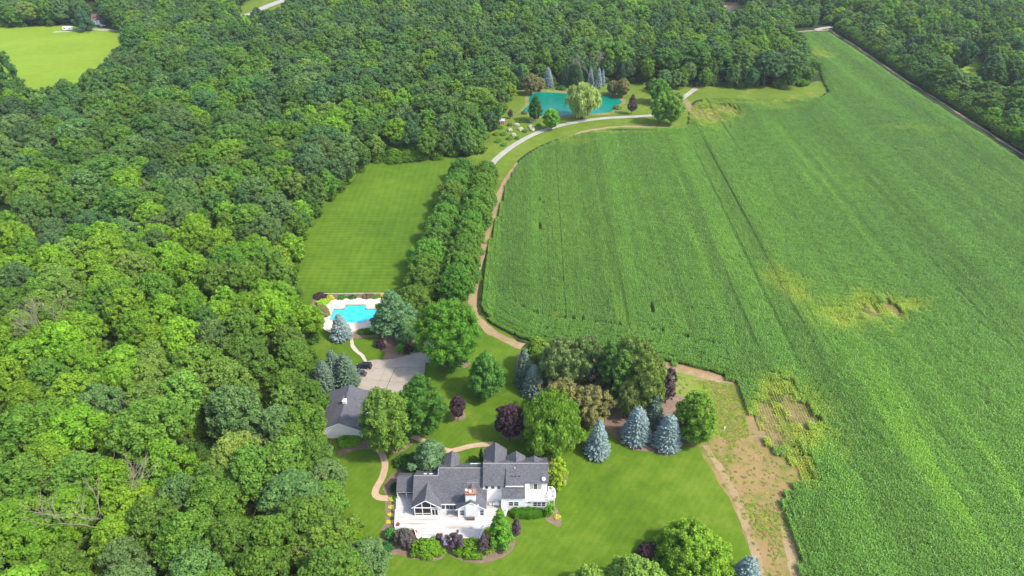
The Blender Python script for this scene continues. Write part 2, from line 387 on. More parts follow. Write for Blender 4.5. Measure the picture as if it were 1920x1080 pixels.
st(ribbon('far_headland_track', W([(1485, 60), (1520, 58), (1562, 56)]), 3, .05, M['track'], .5))
st(ribbon('pond_bank_path', W([(1052, 262), (1100, 246), (1160, 238), (1225, 238), (1262, 240)]), 2.2, .05, M['track'], .5))
st(ribbon('farm_road', W([(430, 34), (470, 26), (500, 12), (545, -4), (600, -20)]), 9, .05, M['gravel'], .1))
st(ribbon('farm_lane', W([(100, 60), (190, 56), (260, 62)]), 5, .05, M['roadmid'], .4))
st(ribbon('far_road', W([(1530, 56), (1548, 52), (1575, 50)]), 5, .06, M['gravel'], .1))
drive = smooth_loop(W([(691, 677), (728, 674), (758, 668), (784, 652), (800, 648), (798, 680), (791, 712), (766, 716), (752, 737), (720, 740), (683, 731), (678, 745), (690, 790), (700, 835), (694, 836), (672, 790), (666, 745), (672, 700)]), n=4)
st(sheet('parking_court', drive, .065, M['concrete'])) 
st(ribbon('parking_joint', W([(742, 690), (730, 715), (722, 736)]), .14, .072, M['joint'], .02))
st(ribbon('parking_joint', W([(722, 692), (712, 716)]), .07, .072, M['joint'], .01))
st(ribbon('parking_joint', W([(700, 712), (735, 716), (776, 717)]), .07, .075, M['joint'], .01))
st(ribbon('parking_joint', W([(676, 697), (720, 690), (795, 690)]), .06, .078, M['joint'], .01))
st(ribbon('garden_path', W([(704, 838), (716, 852), (722, 872), (717, 895), (706, 915), (704, 928), (716, 934), (738, 934)]), 1.75, .062, M['path'], .03))
st(ribbon('entry_path', W([(772, 818), (790, 825), (815, 835), (840, 845), (858, 843), (885, 836), (925, 832)]), 1.6, .062, M['path'], .03))
bedpx = {
 'grove_bed': [(968, 700), (985, 745), (1020, 752), (1060, 800), (1120, 800), (1160, 825), (1180, 842), (1225, 848), (1245, 856), (1268, 850), (1280, 835), (1310, 832), (1335, 800), (1330, 760), (1255, 735), (1250, 700), (1180, 660), (1080, 650), (985, 650)],
 'tree_ring': [(845, 776), (857, 771), (872, 774), (872, 784), (858, 789), (846, 785)],
 'garden_bed': [(938, 815), (950, 808), (972, 812), (976, 822), (955, 826)],
 'spruce_bed': [(705, 640), (740, 628), (790, 635), (800, 655), (775, 668), (745, 676), (718, 676), (722, 660), (708, 655)],
 'house_bed': [(715, 998), (722, 975), (724, 935), (748, 930), (742, 1000), (760, 1012), (900, 1015), (955, 985), (968, 1005), (962, 1030), (940, 1046), (905, 1056), (870, 1052), (845, 1042), (838, 1030), (832, 1045), (810, 1052), (778, 1048), (755, 1042), (728, 1034)],
 'corner_bed': [(1030, 945), (1042, 950), (1052, 975), (1050, 988), (1034, 982), (1022, 970)],
 'side_bed': [(1030, 855), (1062, 880), (1062, 905), (1040, 912), (1028, 915)],
 'porch_bed': [(718, 915), (730, 895), (748, 880), (790, 872), (800, 890), (750, 925), (728, 930)],
 'drive_bed': [(634, 845), (660, 830), (690, 828), (730, 835), (765, 825), (775, 832), (745, 850), (700, 842), (660, 846), (636, 856)],
 'pool_bed': [(596, 556), (720, 550), (724, 562), (620, 565), (606, 600), (592, 590)],
 'pool_side_bed': [(660, 618), (700, 610), (770, 630), (760, 640), (700, 632), (664, 634)],
 'maple_bed': [(815, 670), (840, 668), (880, 678), (872, 690), (835, 688)],
}
for i, (k, v) in enumerate(bedpx.items()):
    st(sheet(k, smooth_loop(W(v), n=5, jit=.06, seed=i), .034 + .0012 * i, M['mulch']))
# stepping stones
srng = random.Random(5); sp = smooth_loop(W([(660, 622), (660, 645), (668, 658), (680, 668), (686, 680)]), False, 6)
for i, c in enumerate(sp[:-1]):
    k = 9; a0 = srng.random() * 6
    lp = [(c.x + math.cos(a0 + 6.283 * j / k) * srng.uniform(.48, .72) + srng.uniform(-.1, .1), c.y + math.sin(a0 + 6.283 * j / k) * srng.uniform(.45, .62) * (1.1 + .5 * (i < 12))) for j in range(k)]
    setp(sheet('stepping_stone', lp, .1 + .002 * i, M['stone'], skirt=.06), 'cream stepping stone on the pool path, %s stone from the pool gate' % ('first second third fourth fifth sixth seventh eighth ninth tenth eleventh twelfth thirteenth fourteenth fifteenth sixteenth seventeenth eighteenth nineteenth twentieth twenty-first twenty-second twenty-third twenty-fourth twenty-fifth twenty-sixth').split()[i], 'stepping stone', 'stepping stones between pool and parking court')

# pond
pond = smooth_loop(W([(998, 175), (1022, 173), (1070, 176), (1118, 178), (1139, 179.5), (1156, 184), (1165, 190), (1162, 196), (1150, 200), (1152, 206), (1138, 211), (1110, 213), (1085, 215), (1065, 216), (1048, 218), (1028, 217), (1010, 216), (990, 212), (981, 209), (984, 203), (992, 197), (991, 187), (994, 180)]), n=6, jit=.12)
cx = sum(p.x for p in pond) / len(pond); cy = sum(p.y for p in pond) / len(pond)
r2 = random.Random(8)
bank = [Vector((cx + (p.x - cx) * (1.10 + r2.uniform(-.015, .015)), cy + (p.y - cy) * (1.22 + r2.uniform(-.02, .03)))) for p in pond]
st(sheet('pond_bank', bank, .05, spotty('bank_soil', [(.3, (.07, .10, .02)), (.5, (.17, .16, .05)), (.75, (.29, .23, .13))], .1, .4, 2)))
st(sheet('pond_water', pond, .075, M['pond']))

# ------------------------------------------------------------------ foliage builders
def profile(shape, t):
    if shape == 'round': return np.sqrt(np.clip(1 - (2 * t - 1) ** 2, 0, 1)) * (1.06 - .12 * t)
    if shape == 'dome': return np.sqrt(np.clip(1 - t ** 2.3, 0, 1))
    if shape == 'egg': return np.clip(np.sin(np.pi * np.clip(t, 0, 1) ** .62), 0, 1) ** .75
    if shape == 'cone': return np.clip(1 - t, 0, 1) ** .62 * np.clip(t * 7 + .45, 0, 1)
    if shape == 'column': return np.clip((1 - t) * 3.5, 0, 1) ** .5 * np.clip(t * 5 + .6, 0, 1)
    if shape == 'vase': return np.clip(.35 + t * 1.1, 0, 1) * np.sqrt(np.clip(1 - t ** 4, 0, 1))
    return np.sqrt(np.clip(1 - t ** 2, 0, 1))
ICO = None
def ico():
    global ICO
    if ICO is None:
        bm = bmesh.new(); bmesh.ops.create_icosphere(bm, subdivisions=1, radius=1.0)
        ICO = (np.array([v.co[:] for v in bm.verts]), np.array([[v.index for v in f.verts] for f in bm.faces])); bm.free()
    return ICO
def crown_data(rg, R, z0, z1, shape='round', nl=60, lr=.26, leaf=.42, n=7000, elong=1.0, droop=0.0, tilt=.55, lump=.16, core=.70, flat=1.0):
    """lumpy crown: lobes spread over the outline, leaves over the lobes. Returns verts, quads, lv"""
    H = z1 - z0
    tt = np.linspace(.02, .985, 400); pr = profile(shape, tt); wgt = (pr * R + .25 * R) ** 1.0; cdf = np.cumsum(wgt); cdf /= cdf[-1]
    u = (np.arange(nl) + rg.random(nl)) / nl; t = np.interp(u, cdf, tt); az = np.arange(nl) * 2.399963 + rg.normal(0, .35, nl)
    amp = .93 + lump * .8 * (np.sin(az * 2 + rg.random() * 6) * .5 + np.sin(az * 3 + t * 5 + rg.random() * 6) * .5) + rg.normal(0, lump * .55, nl)
    lrad = lr * R * rg.uniform(.65, 1.35, nl)
    rr = np.maximum(profile(shape, t) * R * amp - lrad * .8, 0)
    C = np.stack([rr * np.cos(az), rr * np.sin(az), z0 + lrad * .6 + t * np.maximum(H - lrad * 1.7, .1) + rg.normal(0, .015 * H, nl)], 1)
    C[:, 2] = np.maximum(C[:, 2], z0 + lrad * .5)
    # leaves
    area = lrad ** 2; li = rg.choice(nl, n, p=area / area.sum())
    d = rg.normal(size=(n, 3)); d[:, 2] += .25; d /= np.linalg.norm(d, axis=1)[:, None]
    rad = lrad[li] * rg.uniform(.78, 1.10, n); pos = C[li] + d * rad[:, None] * np.array([1, 1, flat])
    if droop: pos[:, 2] -= droop * rg.random(n) ** 1.5 * (np.hypot(pos[:, 0], pos[:, 1]) / R)
    D = np.linalg.norm(pos[:, None, :] - C[None, :, :], axis=2) / lrad[None, :]; D[np.arange(n), li] = 9
    keep = (D.min(1) > .80) & (pos[:, 2] > .1); pos = pos[keep]; d = d[keep]; li = li[keep]; n = len(pos)
    nn = d * (1 - tilt) + rg.normal(size=(n, 3)) * tilt * .75; nn[:, 2] += .25; nn /= np.linalg.norm(nn, axis=1)[:, None]
    a = np.cross(nn, rg.normal(size=(n, 3))); a /= np.linalg.norm(a, axis=1)[:, None] + 1e-9
    if droop: a = a * .35 + np.array([0, 0, -1.0]); a /= np.linalg.norm(a, axis=1)[:, None]; nn = np.cross(a, np.cross(nn, a)); nn /= np.linalg.norm(nn, axis=1)[:, None] + 1e-9
    b = np.cross(nn, a); sz = leaf * rg.uniform(.6, 1.35, n)
    a = a * (sz * .5 * elong)[:, None]; b = b * (sz * .5 / max(1, elong ** .5))[:, None]
    V = np.stack([pos - a, pos + b * .9 - a * .1, pos + a, pos - b * .9 + a * .1], 1).reshape(-1, 3)
    F = np.arange(n * 4).reshape(-1, 4)
    lobel = rg.random(nl)
    lv = np.repeat(np.clip(lobel[li] * .5 + rg.random(n) * .5, 0, 1), 4)
    iv, iff = ico(); cv = (C[:, None, :] + iv[None] * (lrad * core)[:, None, None] * np.array([1, 1, flat])).reshape(-1, 3)
    cf = (iff[None] + (np.arange(nl) * len(iv))[:, None, None]).reshape(-1, 3)
    # central mass
    k = 7; ck = []
    for i in range(k):
        tz = (i + .5) / k; rad_ = float(profile(shape, np.array([tz]))[0]) * R * .62; ck.append(np.array([0, 0, z0 + tz * H * .84]) + iv * np.array([rad_ * .92, rad_ * .92, H / k * .72]))
    cf2 = (iff[None] + (np.arange(k) * len(iv))[:, None, None]).reshape(-1, 3) + len(cv)
    cv = np.concatenate([cv] + ck); cf = np.concatenate([cf, cf2])
    cf4 = np.concatenate([cf, cf[:, 2:3]], 1)
    return V, F, lv, cv, cf
def crown_mesh(name, mat, **k):
    rg = np.random.default_rng(k.pop('seed', 1)); V, F, lv, cv, cf = crown_data(rg, **k)
    # leaves as quads, the inner mass as triangles -> one mesh
    me = bpy.data.meshes.new(name); A = np.concatenate([V, cv]).astype(np.float32); F3 = cf + len(V)
    me.vertices.add(len(A)); me.vertices.foreach_set('co', A.ravel())
    idx = np.concatenate([F.ravel(), F3.ravel()]).astype(np.int32); me.loops.add(len(idx)); me.loops.foreach_set('vertex_index', idx)
    starts = np.concatenate([np.arange(len(F)) * 4, len(F) * 4 + np.arange(len(F3)) * 3]).astype(np.int32)
    me.polygons.add(len(starts)); me.polygons.foreach_set('loop_start', starts); me.update(calc_edges=True)
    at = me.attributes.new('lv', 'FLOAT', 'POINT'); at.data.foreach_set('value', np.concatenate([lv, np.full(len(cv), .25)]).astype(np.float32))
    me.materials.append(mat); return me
def spruce_mesh(name, mat, R, H, seed=1, dens=1.0, full=.62, gap=.42):
    rg = np.random.default_rng(seed); Q = []; L = []
    nlev = max(10, int(H / gap)); z0 = .25
    for i in range(nlev):
        t = i / nlev; z = z0 + (H - z0) * t; r = R * (1 - t) ** full * (1 if t > .05 else .85) + .10
        nb = max(5, int(2 * math.pi * r / .62 * dens))
        a0 = rg.random() * 6.28
        for j in range(nb):
            az = a0 + 6.283 * j / nb + rg.normal(0, .12); rb = r * rg.uniform(.78, 1.12); c, s = math.cos(az), math.sin(az)
            zz = z + rg.normal(0, .12); br = rg.random(); ns = 3
            q0 = None; segs = [(.35, .10, .55), (.62, .0, .62), (.86, -.10, .5), (1.0, -.04, .16)]
            for kx in range(ns):
                f0, d0, w0 = segs[kx]; f1, d1, w1 = segs[kx + 1]
                w0 *= min(1, .45 + rb * .35) * .62; w1 *= min(1, .45 + rb * .35) * .62
                p0 = (rb * f0, zz + d0 * rb * .8); p1 = (rb * f1, zz + d1 * rb * .8)
                sag = .16
                for sd_ in (-1, 1):
                    e0 = (p0[0] * c - sd_ * w0 * s, p0[0] * s + sd_ * w0 * c, p0[1] - sag); e1 = (p1[0] * c - sd_ * w1 * s, p1[0] * s + sd_ * w1 * c, p1[1] - sag)
                    m0 = (p0[0] * c, p0[0] * s, p0[1]); m1 = (p1[0] * c, p1[0] * s, p1[1])
                    Q.append((m0, e0, e1, m1) if sd_ > 0 else (m1, e1, e0, m0)); L.append(min(1, max(0, br * .55 + .45 * rg.random() + (kx - 1) * .08)))
                # tuft on the tip
            for _ in range(3):
                ff = rg.uniform(.6, 1.03); px_, pz_ = rb * ff, zz - .06 * rb + rg.uniform(-.05, .16); sz = rg.uniform(.14, .26)
                d = rg.normal(size=3); d[2] = abs(d[2]); d /= np.linalg.norm(d); e = np.cross(d, rg.normal(size=3)); e /= np.linalg.norm(e); f_ = np.cross(d, e)
                o = np.array([px_ * c, px_ * s, pz_]) + rg.normal(0, .08, 3)
                Q.append((o - e * sz, o - f_ * sz * .6, o + e * sz, o + f_ * sz * .6)); L.append(rg.random())
    V = np.array(Q).reshape(-1, 3); F = np.arange(len(V)).reshape(-1, 4); lv = np.repeat(np.array(L), 4)
    # inner mass
    nv = len(V); rings = 8; sg = 10; cv = []
    for i in range(rings + 1):
        t = i / rings; r = R * (1 - t) ** full * .66 + .02
        for j in range(sg): cv.append((r * math.cos(j * 6.283 / sg), r * math.sin(j * 6.283 / sg), .2 + (H - .5) * t))
    cf = []
    for i in range(rings):
        for j in range(sg): k = (j + 1) % sg; cf.append([nv + i * sg + j, nv + i * sg + k, nv + (i + 1) * sg + k, nv + (i + 1) * sg + j])
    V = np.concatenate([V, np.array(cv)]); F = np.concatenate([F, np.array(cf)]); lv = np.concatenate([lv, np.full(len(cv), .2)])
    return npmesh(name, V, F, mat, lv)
def trunk_mesh(name, H, r, limbs=5, seed=1, mat=None, spread=.35, z0=.3, bend=.03):
    rg = random.Random(seed); mb = MB(); pts = [Vector((0, 0, -.2))]
    for i in range(1, 5): pts.append(Vector((rg.uniform(-bend, bend) * H, rg.uniform(-bend, bend) * H, H * i / 4)))
    for i in range(4): mb.bar(pts[i], pts[i + 1], r * (1 - i * .22) * (1.25 if i == 0 else 1), 7, r * (1 - (i + 1) * .22))
    for i in range(limbs):
        t = z0 + (.95 - z0) * i / limbs; p = pts[0].lerp(pts[-1], t); p = Vector((p.x * .5, p.y * .5, t * H)); az = i * 2.4 + rg.random()
        q = p + Vector((math.cos(az) * spread * H * .5, math.sin(az) * spread * H * .5, H * .16)); mb.bar(p, q, r * .4, 5, r * .22)
        q2 = q + Vector((math.cos(az + .4) * spread * H * .35, math.sin(az + .4) * spread * H * .35, H * .13)); mb.bar(q, q2, r * .22, 5, r * .08)
    me = bpy.data.meshes.new(name); me.from_pydata(mb.v, [], mb.f); me.update(); me.materials.append(mat or M['bark']); return me

def tree_thing(name, loc, crown_me, trunk_me, col, label, cat, group=None, rz=0.0, sc=(1, 1, 1), crown='crown', trunk='trunk'):
    e = empty(name, loc, rz, label, cat, group); e.scale = sc
    c = link(crown, crown_me, e); c['crown_colour'] = [float(x) for x in col]
    if trunk_me: link(trunk, trunk_me, e)
    return e

# ---- instancer for uncountable things (woods far off, corn)
def scatter(name, pts, rz, sc, idx, cols, srcs, label, cat):
    """pts (n,3), rz (n), sc (n,3), idx (n), cols (n,3), srcs list of meshes"""
    n = len(pts); me = bpy.data.meshes.new(name); me.vertices.add(n); me.vertices.foreach_set('co', np.asarray(pts, np.float32).ravel())
    def att(nm, ty, arr, key):
        a = me.attributes.new(nm, ty, 'POINT'); a.data.foreach_set(key, np.asarray(arr, np.float32 if ty != 'INT' else np.int32).ravel())
    rot = np.zeros((n, 3)); rot[:, 2] = rz
    att('rot', 'FLOAT_VECTOR', rot, 'vector'); att('scl', 'FLOAT_VECTOR', sc, 'vector'); att('pick', 'INT', idx, 'value'); att('crown_colour', 'FLOAT_VECTOR', cols, 'vector')
    o = link(name, me)
    gt = bpy.data.node_groups.new(name + '_scatter', 'GeometryNodeTree')
    gt.interface.new_socket('Geometry', in_out='INPUT', socket_type='NodeSocketGeometry'); gt.interface.new_socket('Geometry', in_out='OUTPUT', socket_type='NodeSocketGeometry')
    gi = gt.nodes.new('NodeGroupInput'); go = gt.nodes.new('NodeGroupOutput'); ip = gt.nodes.new('GeometryNodeInstanceOnPoints'); jn = gt.nodes.new('GeometryNodeJoinGeometry')
    for m_ in reversed(srcs):
        so = bpy.data.objects.new(m_.name, m_)
        oi = gt.nodes.new('GeometryNodeObjectInfo'); oi.inputs['Object'].default_value = so; oi.inputs['As Instance'].default_value = True
        gt.links.new(oi.outputs['Geometry'], jn.inputs[0])
    def na(nm, ty):
        x = gt.nodes.new('GeometryNodeInputNamedAttribute'); x.data_type = ty; x.inputs['Name'].default_value = nm; return x.outputs[0]
    gt.links.new(gi.outputs[0], ip.inputs['Points']); gt.links.new(jn.outputs[0], ip.inputs['Instance']); ip.inputs['Pick Instance'].default_value = True
    gt.links.new(na('pick', 'INT'), ip.inputs['Instance Index'])
    e2r = gt.nodes.new('FunctionNodeEulerToRotation'); gt.links.new(na('rot', 'FLOAT_VECTOR'), e2r.inputs[0]); gt.links.new(e2r.outputs[0], ip.inputs['Rotation'])
    gt.links.new(na('scl', 'FLOAT_VECTOR'), ip.inputs['Scale']); gt.links.new(ip.outputs[0], go.inputs[0])
    md = o.modifiers.new('scatter', 'NODES'); md.node_group = gt
    return stuff(o, label, cat)

# ------------------------------------------------------------------ the cornfield
def field_poly():
    px = [(972, 306), (1003, 282), (1060, 259), (1100, 250), (1140, 247), (1225, 248), (1255, 243), (1288, 240), (1291, 215), (1300, 196), (1320, 190), (1400, 189), (1480, 190), (1540, 185), (1553, 174), (1545, 160), (1535, 130), (1520, 100), (1495, 72), (1500, 64), (1552, 62), (1600, 93), (1650, 127), (1720, 176), (1800, 228), (1920, 306), (2050, 392), (2500, 700), (2500, 1200), (1530, 1200), (1498, 1085), (1478, 1000), (1455, 935), (1500, 900), (1470, 860), (1432, 840), (1408, 790), (1385, 745), (1374, 716), (1305, 694), (1235, 680), (1150, 665), (1050, 655), (1000, 648), (960, 630), (920, 605), (902, 580), (899, 565), (905, 520), (915, 460), (930, 410), (947, 350)]
    return W(px)
FP = field_poly()
st(sheet('field_soil', FP, .016, M['headsoil']))
def corn_tile(seed, nrow=2, L=3.0, sp=.23, leaf=.85, hh=2.2, lw=.13):
    rg = np.random.default_rng(seed); Q = []; lv = []
    for r in range(nrow):
        x0 = (r - (nrow - 1) / 2) * .76
        for j in range(int(L / sp)):
            y0 = -L / 2 + (j + .5) * sp + rg.normal(0, .03); x = x0 + rg.normal(0, .03); h = hh * rg.uniform(.88, 1.08); pv = rg.random(); az = rg.uniform(0, 6.28)
            for k in range(7):
                zb = h * (.28 + .11 * k) * rg.uniform(.95, 1.05); a = az + (math.pi if k % 2 else 0) + rg.normal(0, .45); c, s = math.cos(a), math.sin(a); ll = leaf * rg.uniform(.7, 1.15) * (1 - .05 * abs(k - 3))
                pr = [(0, 0), (.38 * ll, .30 * ll), (.72 * ll, .30 * ll), (1.0 * ll, .02 * ll)]; ws = [lw * .7, lw, lw * .85, .01]; tw = rg.normal(0, .25)
                for q in range(3):
                    (f0, u0), (f1, u1) = pr[q], pr[q + 1]
                    A = np.array([x + f0 * c, y0 + f0 * s, zb + u0]); B = np.array([x + f1 * c, y0 + f1 * s, zb + u1]); n_ = np.array([-s, c, tw])
                    Q.append((A - n_ * ws[q] * .5, B - n_ * ws[q + 1] * .5, B + n_ * ws[q + 1] * .5, A + n_ * ws[q] * .5)); lv.append(min(1, max(0, .5 * pv + .5 * rg.random())))
            # stalk + tassel
            Q.append(((x - .02, y0, 0), (x + .02, y0, 0), (x + .02, y0, h), (x - .02, y0, h))); lv.append(.2)
    V = np.array(Q).reshape(-1, 3); F = np.arange(len(V)).reshape(-1, 4)
    return npmesh('corn_rows', V, F, M['corn'], np.repeat(lv, 4))
tiles = [corn_tile(i) for i in range(5)] + [corn_tile(20 + i, sp=.36, leaf=.6, hh=1.3, lw=.09) for i in range(3)] + [corn_tile(30 + i, sp=.5, leaf=.34, hh=.5, lw=.07) for i in range(2)]
def vnoise(X, Y, s, seed):
    """smooth value noise"""
    r = np.random.default_rng(seed); T = r.random((64, 64)); x = X / s; y = Y / s; xi = np.floor(x).astype(int); yi = np.floor(y).astype(int); fx = x - xi; fy = y - yi
    fx = fx * fx * (3 - 2 * fx); fy = fy * fy * (3 - 2 * fy); g_ = lambda a, b: T[a % 64, b % 64]
    return (g_(xi, yi) * (1 - fx) + g_(xi + 1, yi) * fx) * (1 - fy) + (g_(xi, yi + 1) * (1 - fx) + g_(xi + 1, yi + 1) * fx) * fy
def patches(X, Y):
    """yellow / stunted patches: (px, py, half width px, half height px, amount)"""
    v = np.zeros(len(X)); n = vnoise(X, Y, 6, 3) * .55 + vnoise(X, Y, 2.2, 4) * .3 + vnoise(X * 3, Y * .35, 3, 5) * .3
    for px, py, a, b, k in PATCH:
        x0, y0 = P(px, py); s_ = scl(py); ax = a / s_; by = b / (s_ * math.sin(dep(py)))
        r = np.hypot((X - x0) / ax, (Y - y0) / by); v = np.maximum(v, k * np.clip(1.5 - r * .95 - (n - .5) * .9, 0, 1))
    return v
PATCH = [(1595, 590, 85, 28, .50), (1485, 545, 34, 34, .55), (1505, 780, 50, 60, .5), (1325, 215, 38, 20, 1.0), (1362, 208, 24, 12, 1.0), (1302, 205, 14, 14, .9), (1475, 775, 46, 52, 1.15), (1450, 800, 40, 40, 1.0), (1628, 585, 34, 28, .95), (1598, 598, 50, 16, .7), (1672, 580, 20, 22, .9),
         (1560, 595, 30, 22, .7), (1468, 530, 34, 26, .45), (1710, 578, 30, 12, .6), (1500, 870, 22, 34, .9), (1540, 103, 22, 7, .7), (1700, 243, 40, 4, .32), (1760, 248, 30, 4, .22), (1118, 246, 60, 6, .55), (1080, 268, 40, 8, .35),
         (1420, 196, 60, 3.5, .5), (1460, 202, 40, 6, .4), (1590, 145, 90, 6, .12), (1042, 600, 9, 5, .8), (1235, 235, 40, 4, .3), (1465, 192, 50, 4, .5), (1015, 268, 20, 6, .3)]
BARE = [(1450, 815, 26, 22), (1500, 775, 22, 26), (1440, 775, 14, 22), (1672, 578, 8, 16), (1043, 600, 8, 4), (1224, 590, 2.6, 15), (1015, 385, 3, 9), (1011, 432, 2.5, 5)]
def build_field():
    ang = R_(1.7); ca, sa = math.cos(ang), math.sin(ang)   # rows run almost due north
    gx = []; x = -60.0; rg = np.random.default_rng(3); k = 0
    while x < 420:
        gx.append(x); k += 1; x += 1.52
        if k % 6 == 0: x += .06
        if k % 16 == 0: x += rg.choice([.0, .12, .38], p=[.3, .4, .3])
    gx = np.array(gx); gy = np.arange(40, 640, 3.0)
    X, Y = np.meshgrid(gx, gy); X = X.ravel(); Y = Y.ravel() + rg.uniform(-.4, .4, X.size)
    x = X * ca - Y * sa * -1 * -1 + Y * sa * 2; x = X * ca + Y * sa; y = -X * sa + Y * ca
    keep = inpoly(x, y, FP) & (polydist(x, y, FP) > .7)
    x, y = x[keep], y[keep]
    # headland: rows turned along the southern edge
    a1 = W([(899, 575), (905, 590), (930, 610), (965, 628), (1000, 640), (1100, 652), (1240, 674), (1378, 708)])
    hd = polydist(x, y, a1, closed=False) < 11.0
    hb = (x < P(1376, 715)[0] - 1.5)
    main = (x, y); xs, ys, rz = [], [], []
    c = smooth_loop(a1, False, 16); 
    for row in range(8):
        off = .4 + row * 1.52 + (row > 3) * .35; acc = 0; last = None
        for i in range(len(c) - 1):
            d = (c[i + 1] - c[i]); L = d.length
            if L < 1e-4: continue
            dn = d / L; nn = Vector((-dn.y, dn.x)); acc += L
            while acc > 2.6:
                acc -= 2.6; q = c[i + 1] - dn * acc + nn * off
                xs.append(np.array([q.x])); ys.append(np.array([q.y])); rz.append(np.array([math.atan2(dn.y, dn.x) - math.pi / 2]))
    hx, hy, hr_ = np.concatenate(xs), np.concatenate(ys), np.concatenate(rz); kk = inpoly(hx, hy, FP) & (hx < P(1376, 715)[0]); hx, hy, hr_ = hx[kk], hy[kk], hr_[kk]
    x, y = main; dm = np.full(len(x), 1e9)
    for a_, b_ in zip(hx, hy): dm = np.minimum(dm, np.maximum(np.abs(x - a_) * .8, np.abs(y - b_) * 1.15))
    x, y = x[dm > 1.35], y[dm > 1.35]; nmain = len(x); x = np.concatenate([x, hx]); y = np.concatenate([y, hy]); rz = np.concatenate([np.full(nmain, -ang), hr_]); n = len(x); hl = np.arange(n) >= nmain
    ok = (inpoly(x, y, FP) & (polydist(x, y, FP) > .5)) & ~(hl & (x > P(1376, 715)[0]))
    # outside the view cone
    pxx, pyy, d = projn(x, y, 1.0 + 0 * x); ok &= (pxx > -40) & (pxx < 2060) & (pyy > -40) & (pyy < 1180)
    x, y, rz, hl = x[ok], y[ok], rz[ok], hl[ok]; n = len(x)
    v = patches(x, y)
    bare = np.zeros(n, bool); nz = vnoise(x * 1.8, y * .9, 2.0, 12) * .6 + rg.random(n) * .4
    for px, py, a, b in BARE:
        x0, y0 = P(px, py); s_ = scl(py); r = np.hypot((x - x0) / (a / s_), (y - y0) / (b / (s_ * math.sin(dep(py))))); bare |= (r + (nz - .5) * 1.6) < .9
    # streaks running with the rows
    streak = np.clip((vnoise(x * 1.0, y * .04, 2.4, 9) - .66) * 3.0, 0, 1) * np.clip((vnoise(x, y * .4, 38, 10) - .42) * 3, 0, 1)
    stunt = np.clip(v * 1.1 - .25, 0, 1)
    u = x * ca - y * sa; band = .6 * vnoise(u * 1.0 + 500, y * .012 + 90, 3.1, 61) + .4 * vnoise(u + 500, y * .03 + 50, 9.5, 62)
    dl = np.clip((vnoise(u + 700, y * .015 + 20, 1.9, 63) - .80) * 6, 0, 1) * np.clip((vnoise(u, y * .5, 30, 64) - .35) * 3, 0, 1)
    edge = np.clip(polydist(x, y, FP) / 3.5, 0, 1)
    base = np.array([.118, .262, .028]); lite = np.array([.175, .345, .026]); dark = np.array([.080, .200, .034]); yel = np.array([.36, .43, .03]); hdc = np.array([.115, .270, .026])
    a = vnoise(x, y * .6, 55, 1) * .6 + vnoise(x, y * .5, 18, 2) * .4
    col = dark[None] * (1 - a[:, None]) + lite[None] * a[:, None]; col = col * .5 + base[None] * .5
    col *= rg.uniform(.88, 1.12, n)[:, None]
    s3 = np.clip(streak * .8, 0, 1)[:, None]; col = col * (1 - s3 * .7) + lite * 1.25 * s3 * .7
    vy = np.clip(v * .95 + rg.uniform(-.15, .1, n) * (v > .1), 0, 1)[:, None]; col = col * (1 - vy) + yel * vy
    col[hl] = col[hl] * .4 + hdc * .6
    col *= (.76 + .46 * band)[:, None] * (1 - .2 * dl)[:, None]; col += ((1 - edge) * .35)[:, None] * np.array([.06, .07, .0])
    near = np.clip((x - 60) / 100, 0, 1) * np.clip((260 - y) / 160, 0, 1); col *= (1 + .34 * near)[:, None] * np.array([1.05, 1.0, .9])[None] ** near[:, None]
    idx = rg.integers(0, 5, n); small = stunt > .45 + rg.uniform(-.08, .08, n); idx[small] = 5 + rg.integers(0, 3, small.sum())
    sz = np.where(small, np.clip((1.3 - 1.3 * (stunt - .45)) / 1.3, .4, 1), 1 - .9 * stunt) * rg.uniform(.94, 1.06, n) * (1 - .12 * (vnoise(x, y, 25, 6))) * (1 - .28 * dl) * (.62 + .38 * edge + rg.uniform(-.12, .0, n) * (edge < 1))
    flip = rg.random(n) < .5
    tiny = (bare & (rg.random(n) < .85)) | ((v > .9) & (rg.random(n) < .6)); idx[tiny] = 8 + rg.integers(0, 2, tiny.sum()); col[tiny] = col[tiny] * .5 + np.array([.20, .26, .03]) * .5; sz[tiny] = 1.0
    keep = ~bare | tiny
    sc = np.stack([np.where(flip, -1, 1) * 1.0 + 0 * sz, 1 + 0 * sz, sz], 1); sc[:, 0] = 1
    rz = rz + np.where(flip, math.pi, 0)
    pts = np.stack([x, y, np.full(n, .02)], 1)
    print('corn tiles', keep.sum())
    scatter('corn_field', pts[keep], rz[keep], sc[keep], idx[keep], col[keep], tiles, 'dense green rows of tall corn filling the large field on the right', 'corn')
    # the dry soil showing in the thin patches
    for i, (px, py, a_, b_) in enumerate([(1452, 812, 40, 30), (1500, 775, 34, 36), (1435, 780, 20, 30), (1330, 216, 36, 12), (1365, 208, 20, 9), (1672, 580, 10, 19), (1640, 592, 9, 22), (1605, 600, 9, 18), (1043, 600, 9, 5), (1296, 205, 8, 22)]):
        r = random.Random(i); k = 26; x0, y0 = P(px, py); s_ = scl(py); ax = a_ / s_; by = b_ / (s_ * math.sin(dep(py)))
        lp = [Vector((x0 + math.cos(6.283 * j / k) * ax * r.uniform(.75, 1.15), y0 + math.sin(6.283 * j / k) * by * r.uniform(.75, 1.15))) for j in range(k)]
        st(sheet('bare_soil', lp, .03 + .002 * i, M['soil']))
build_field()

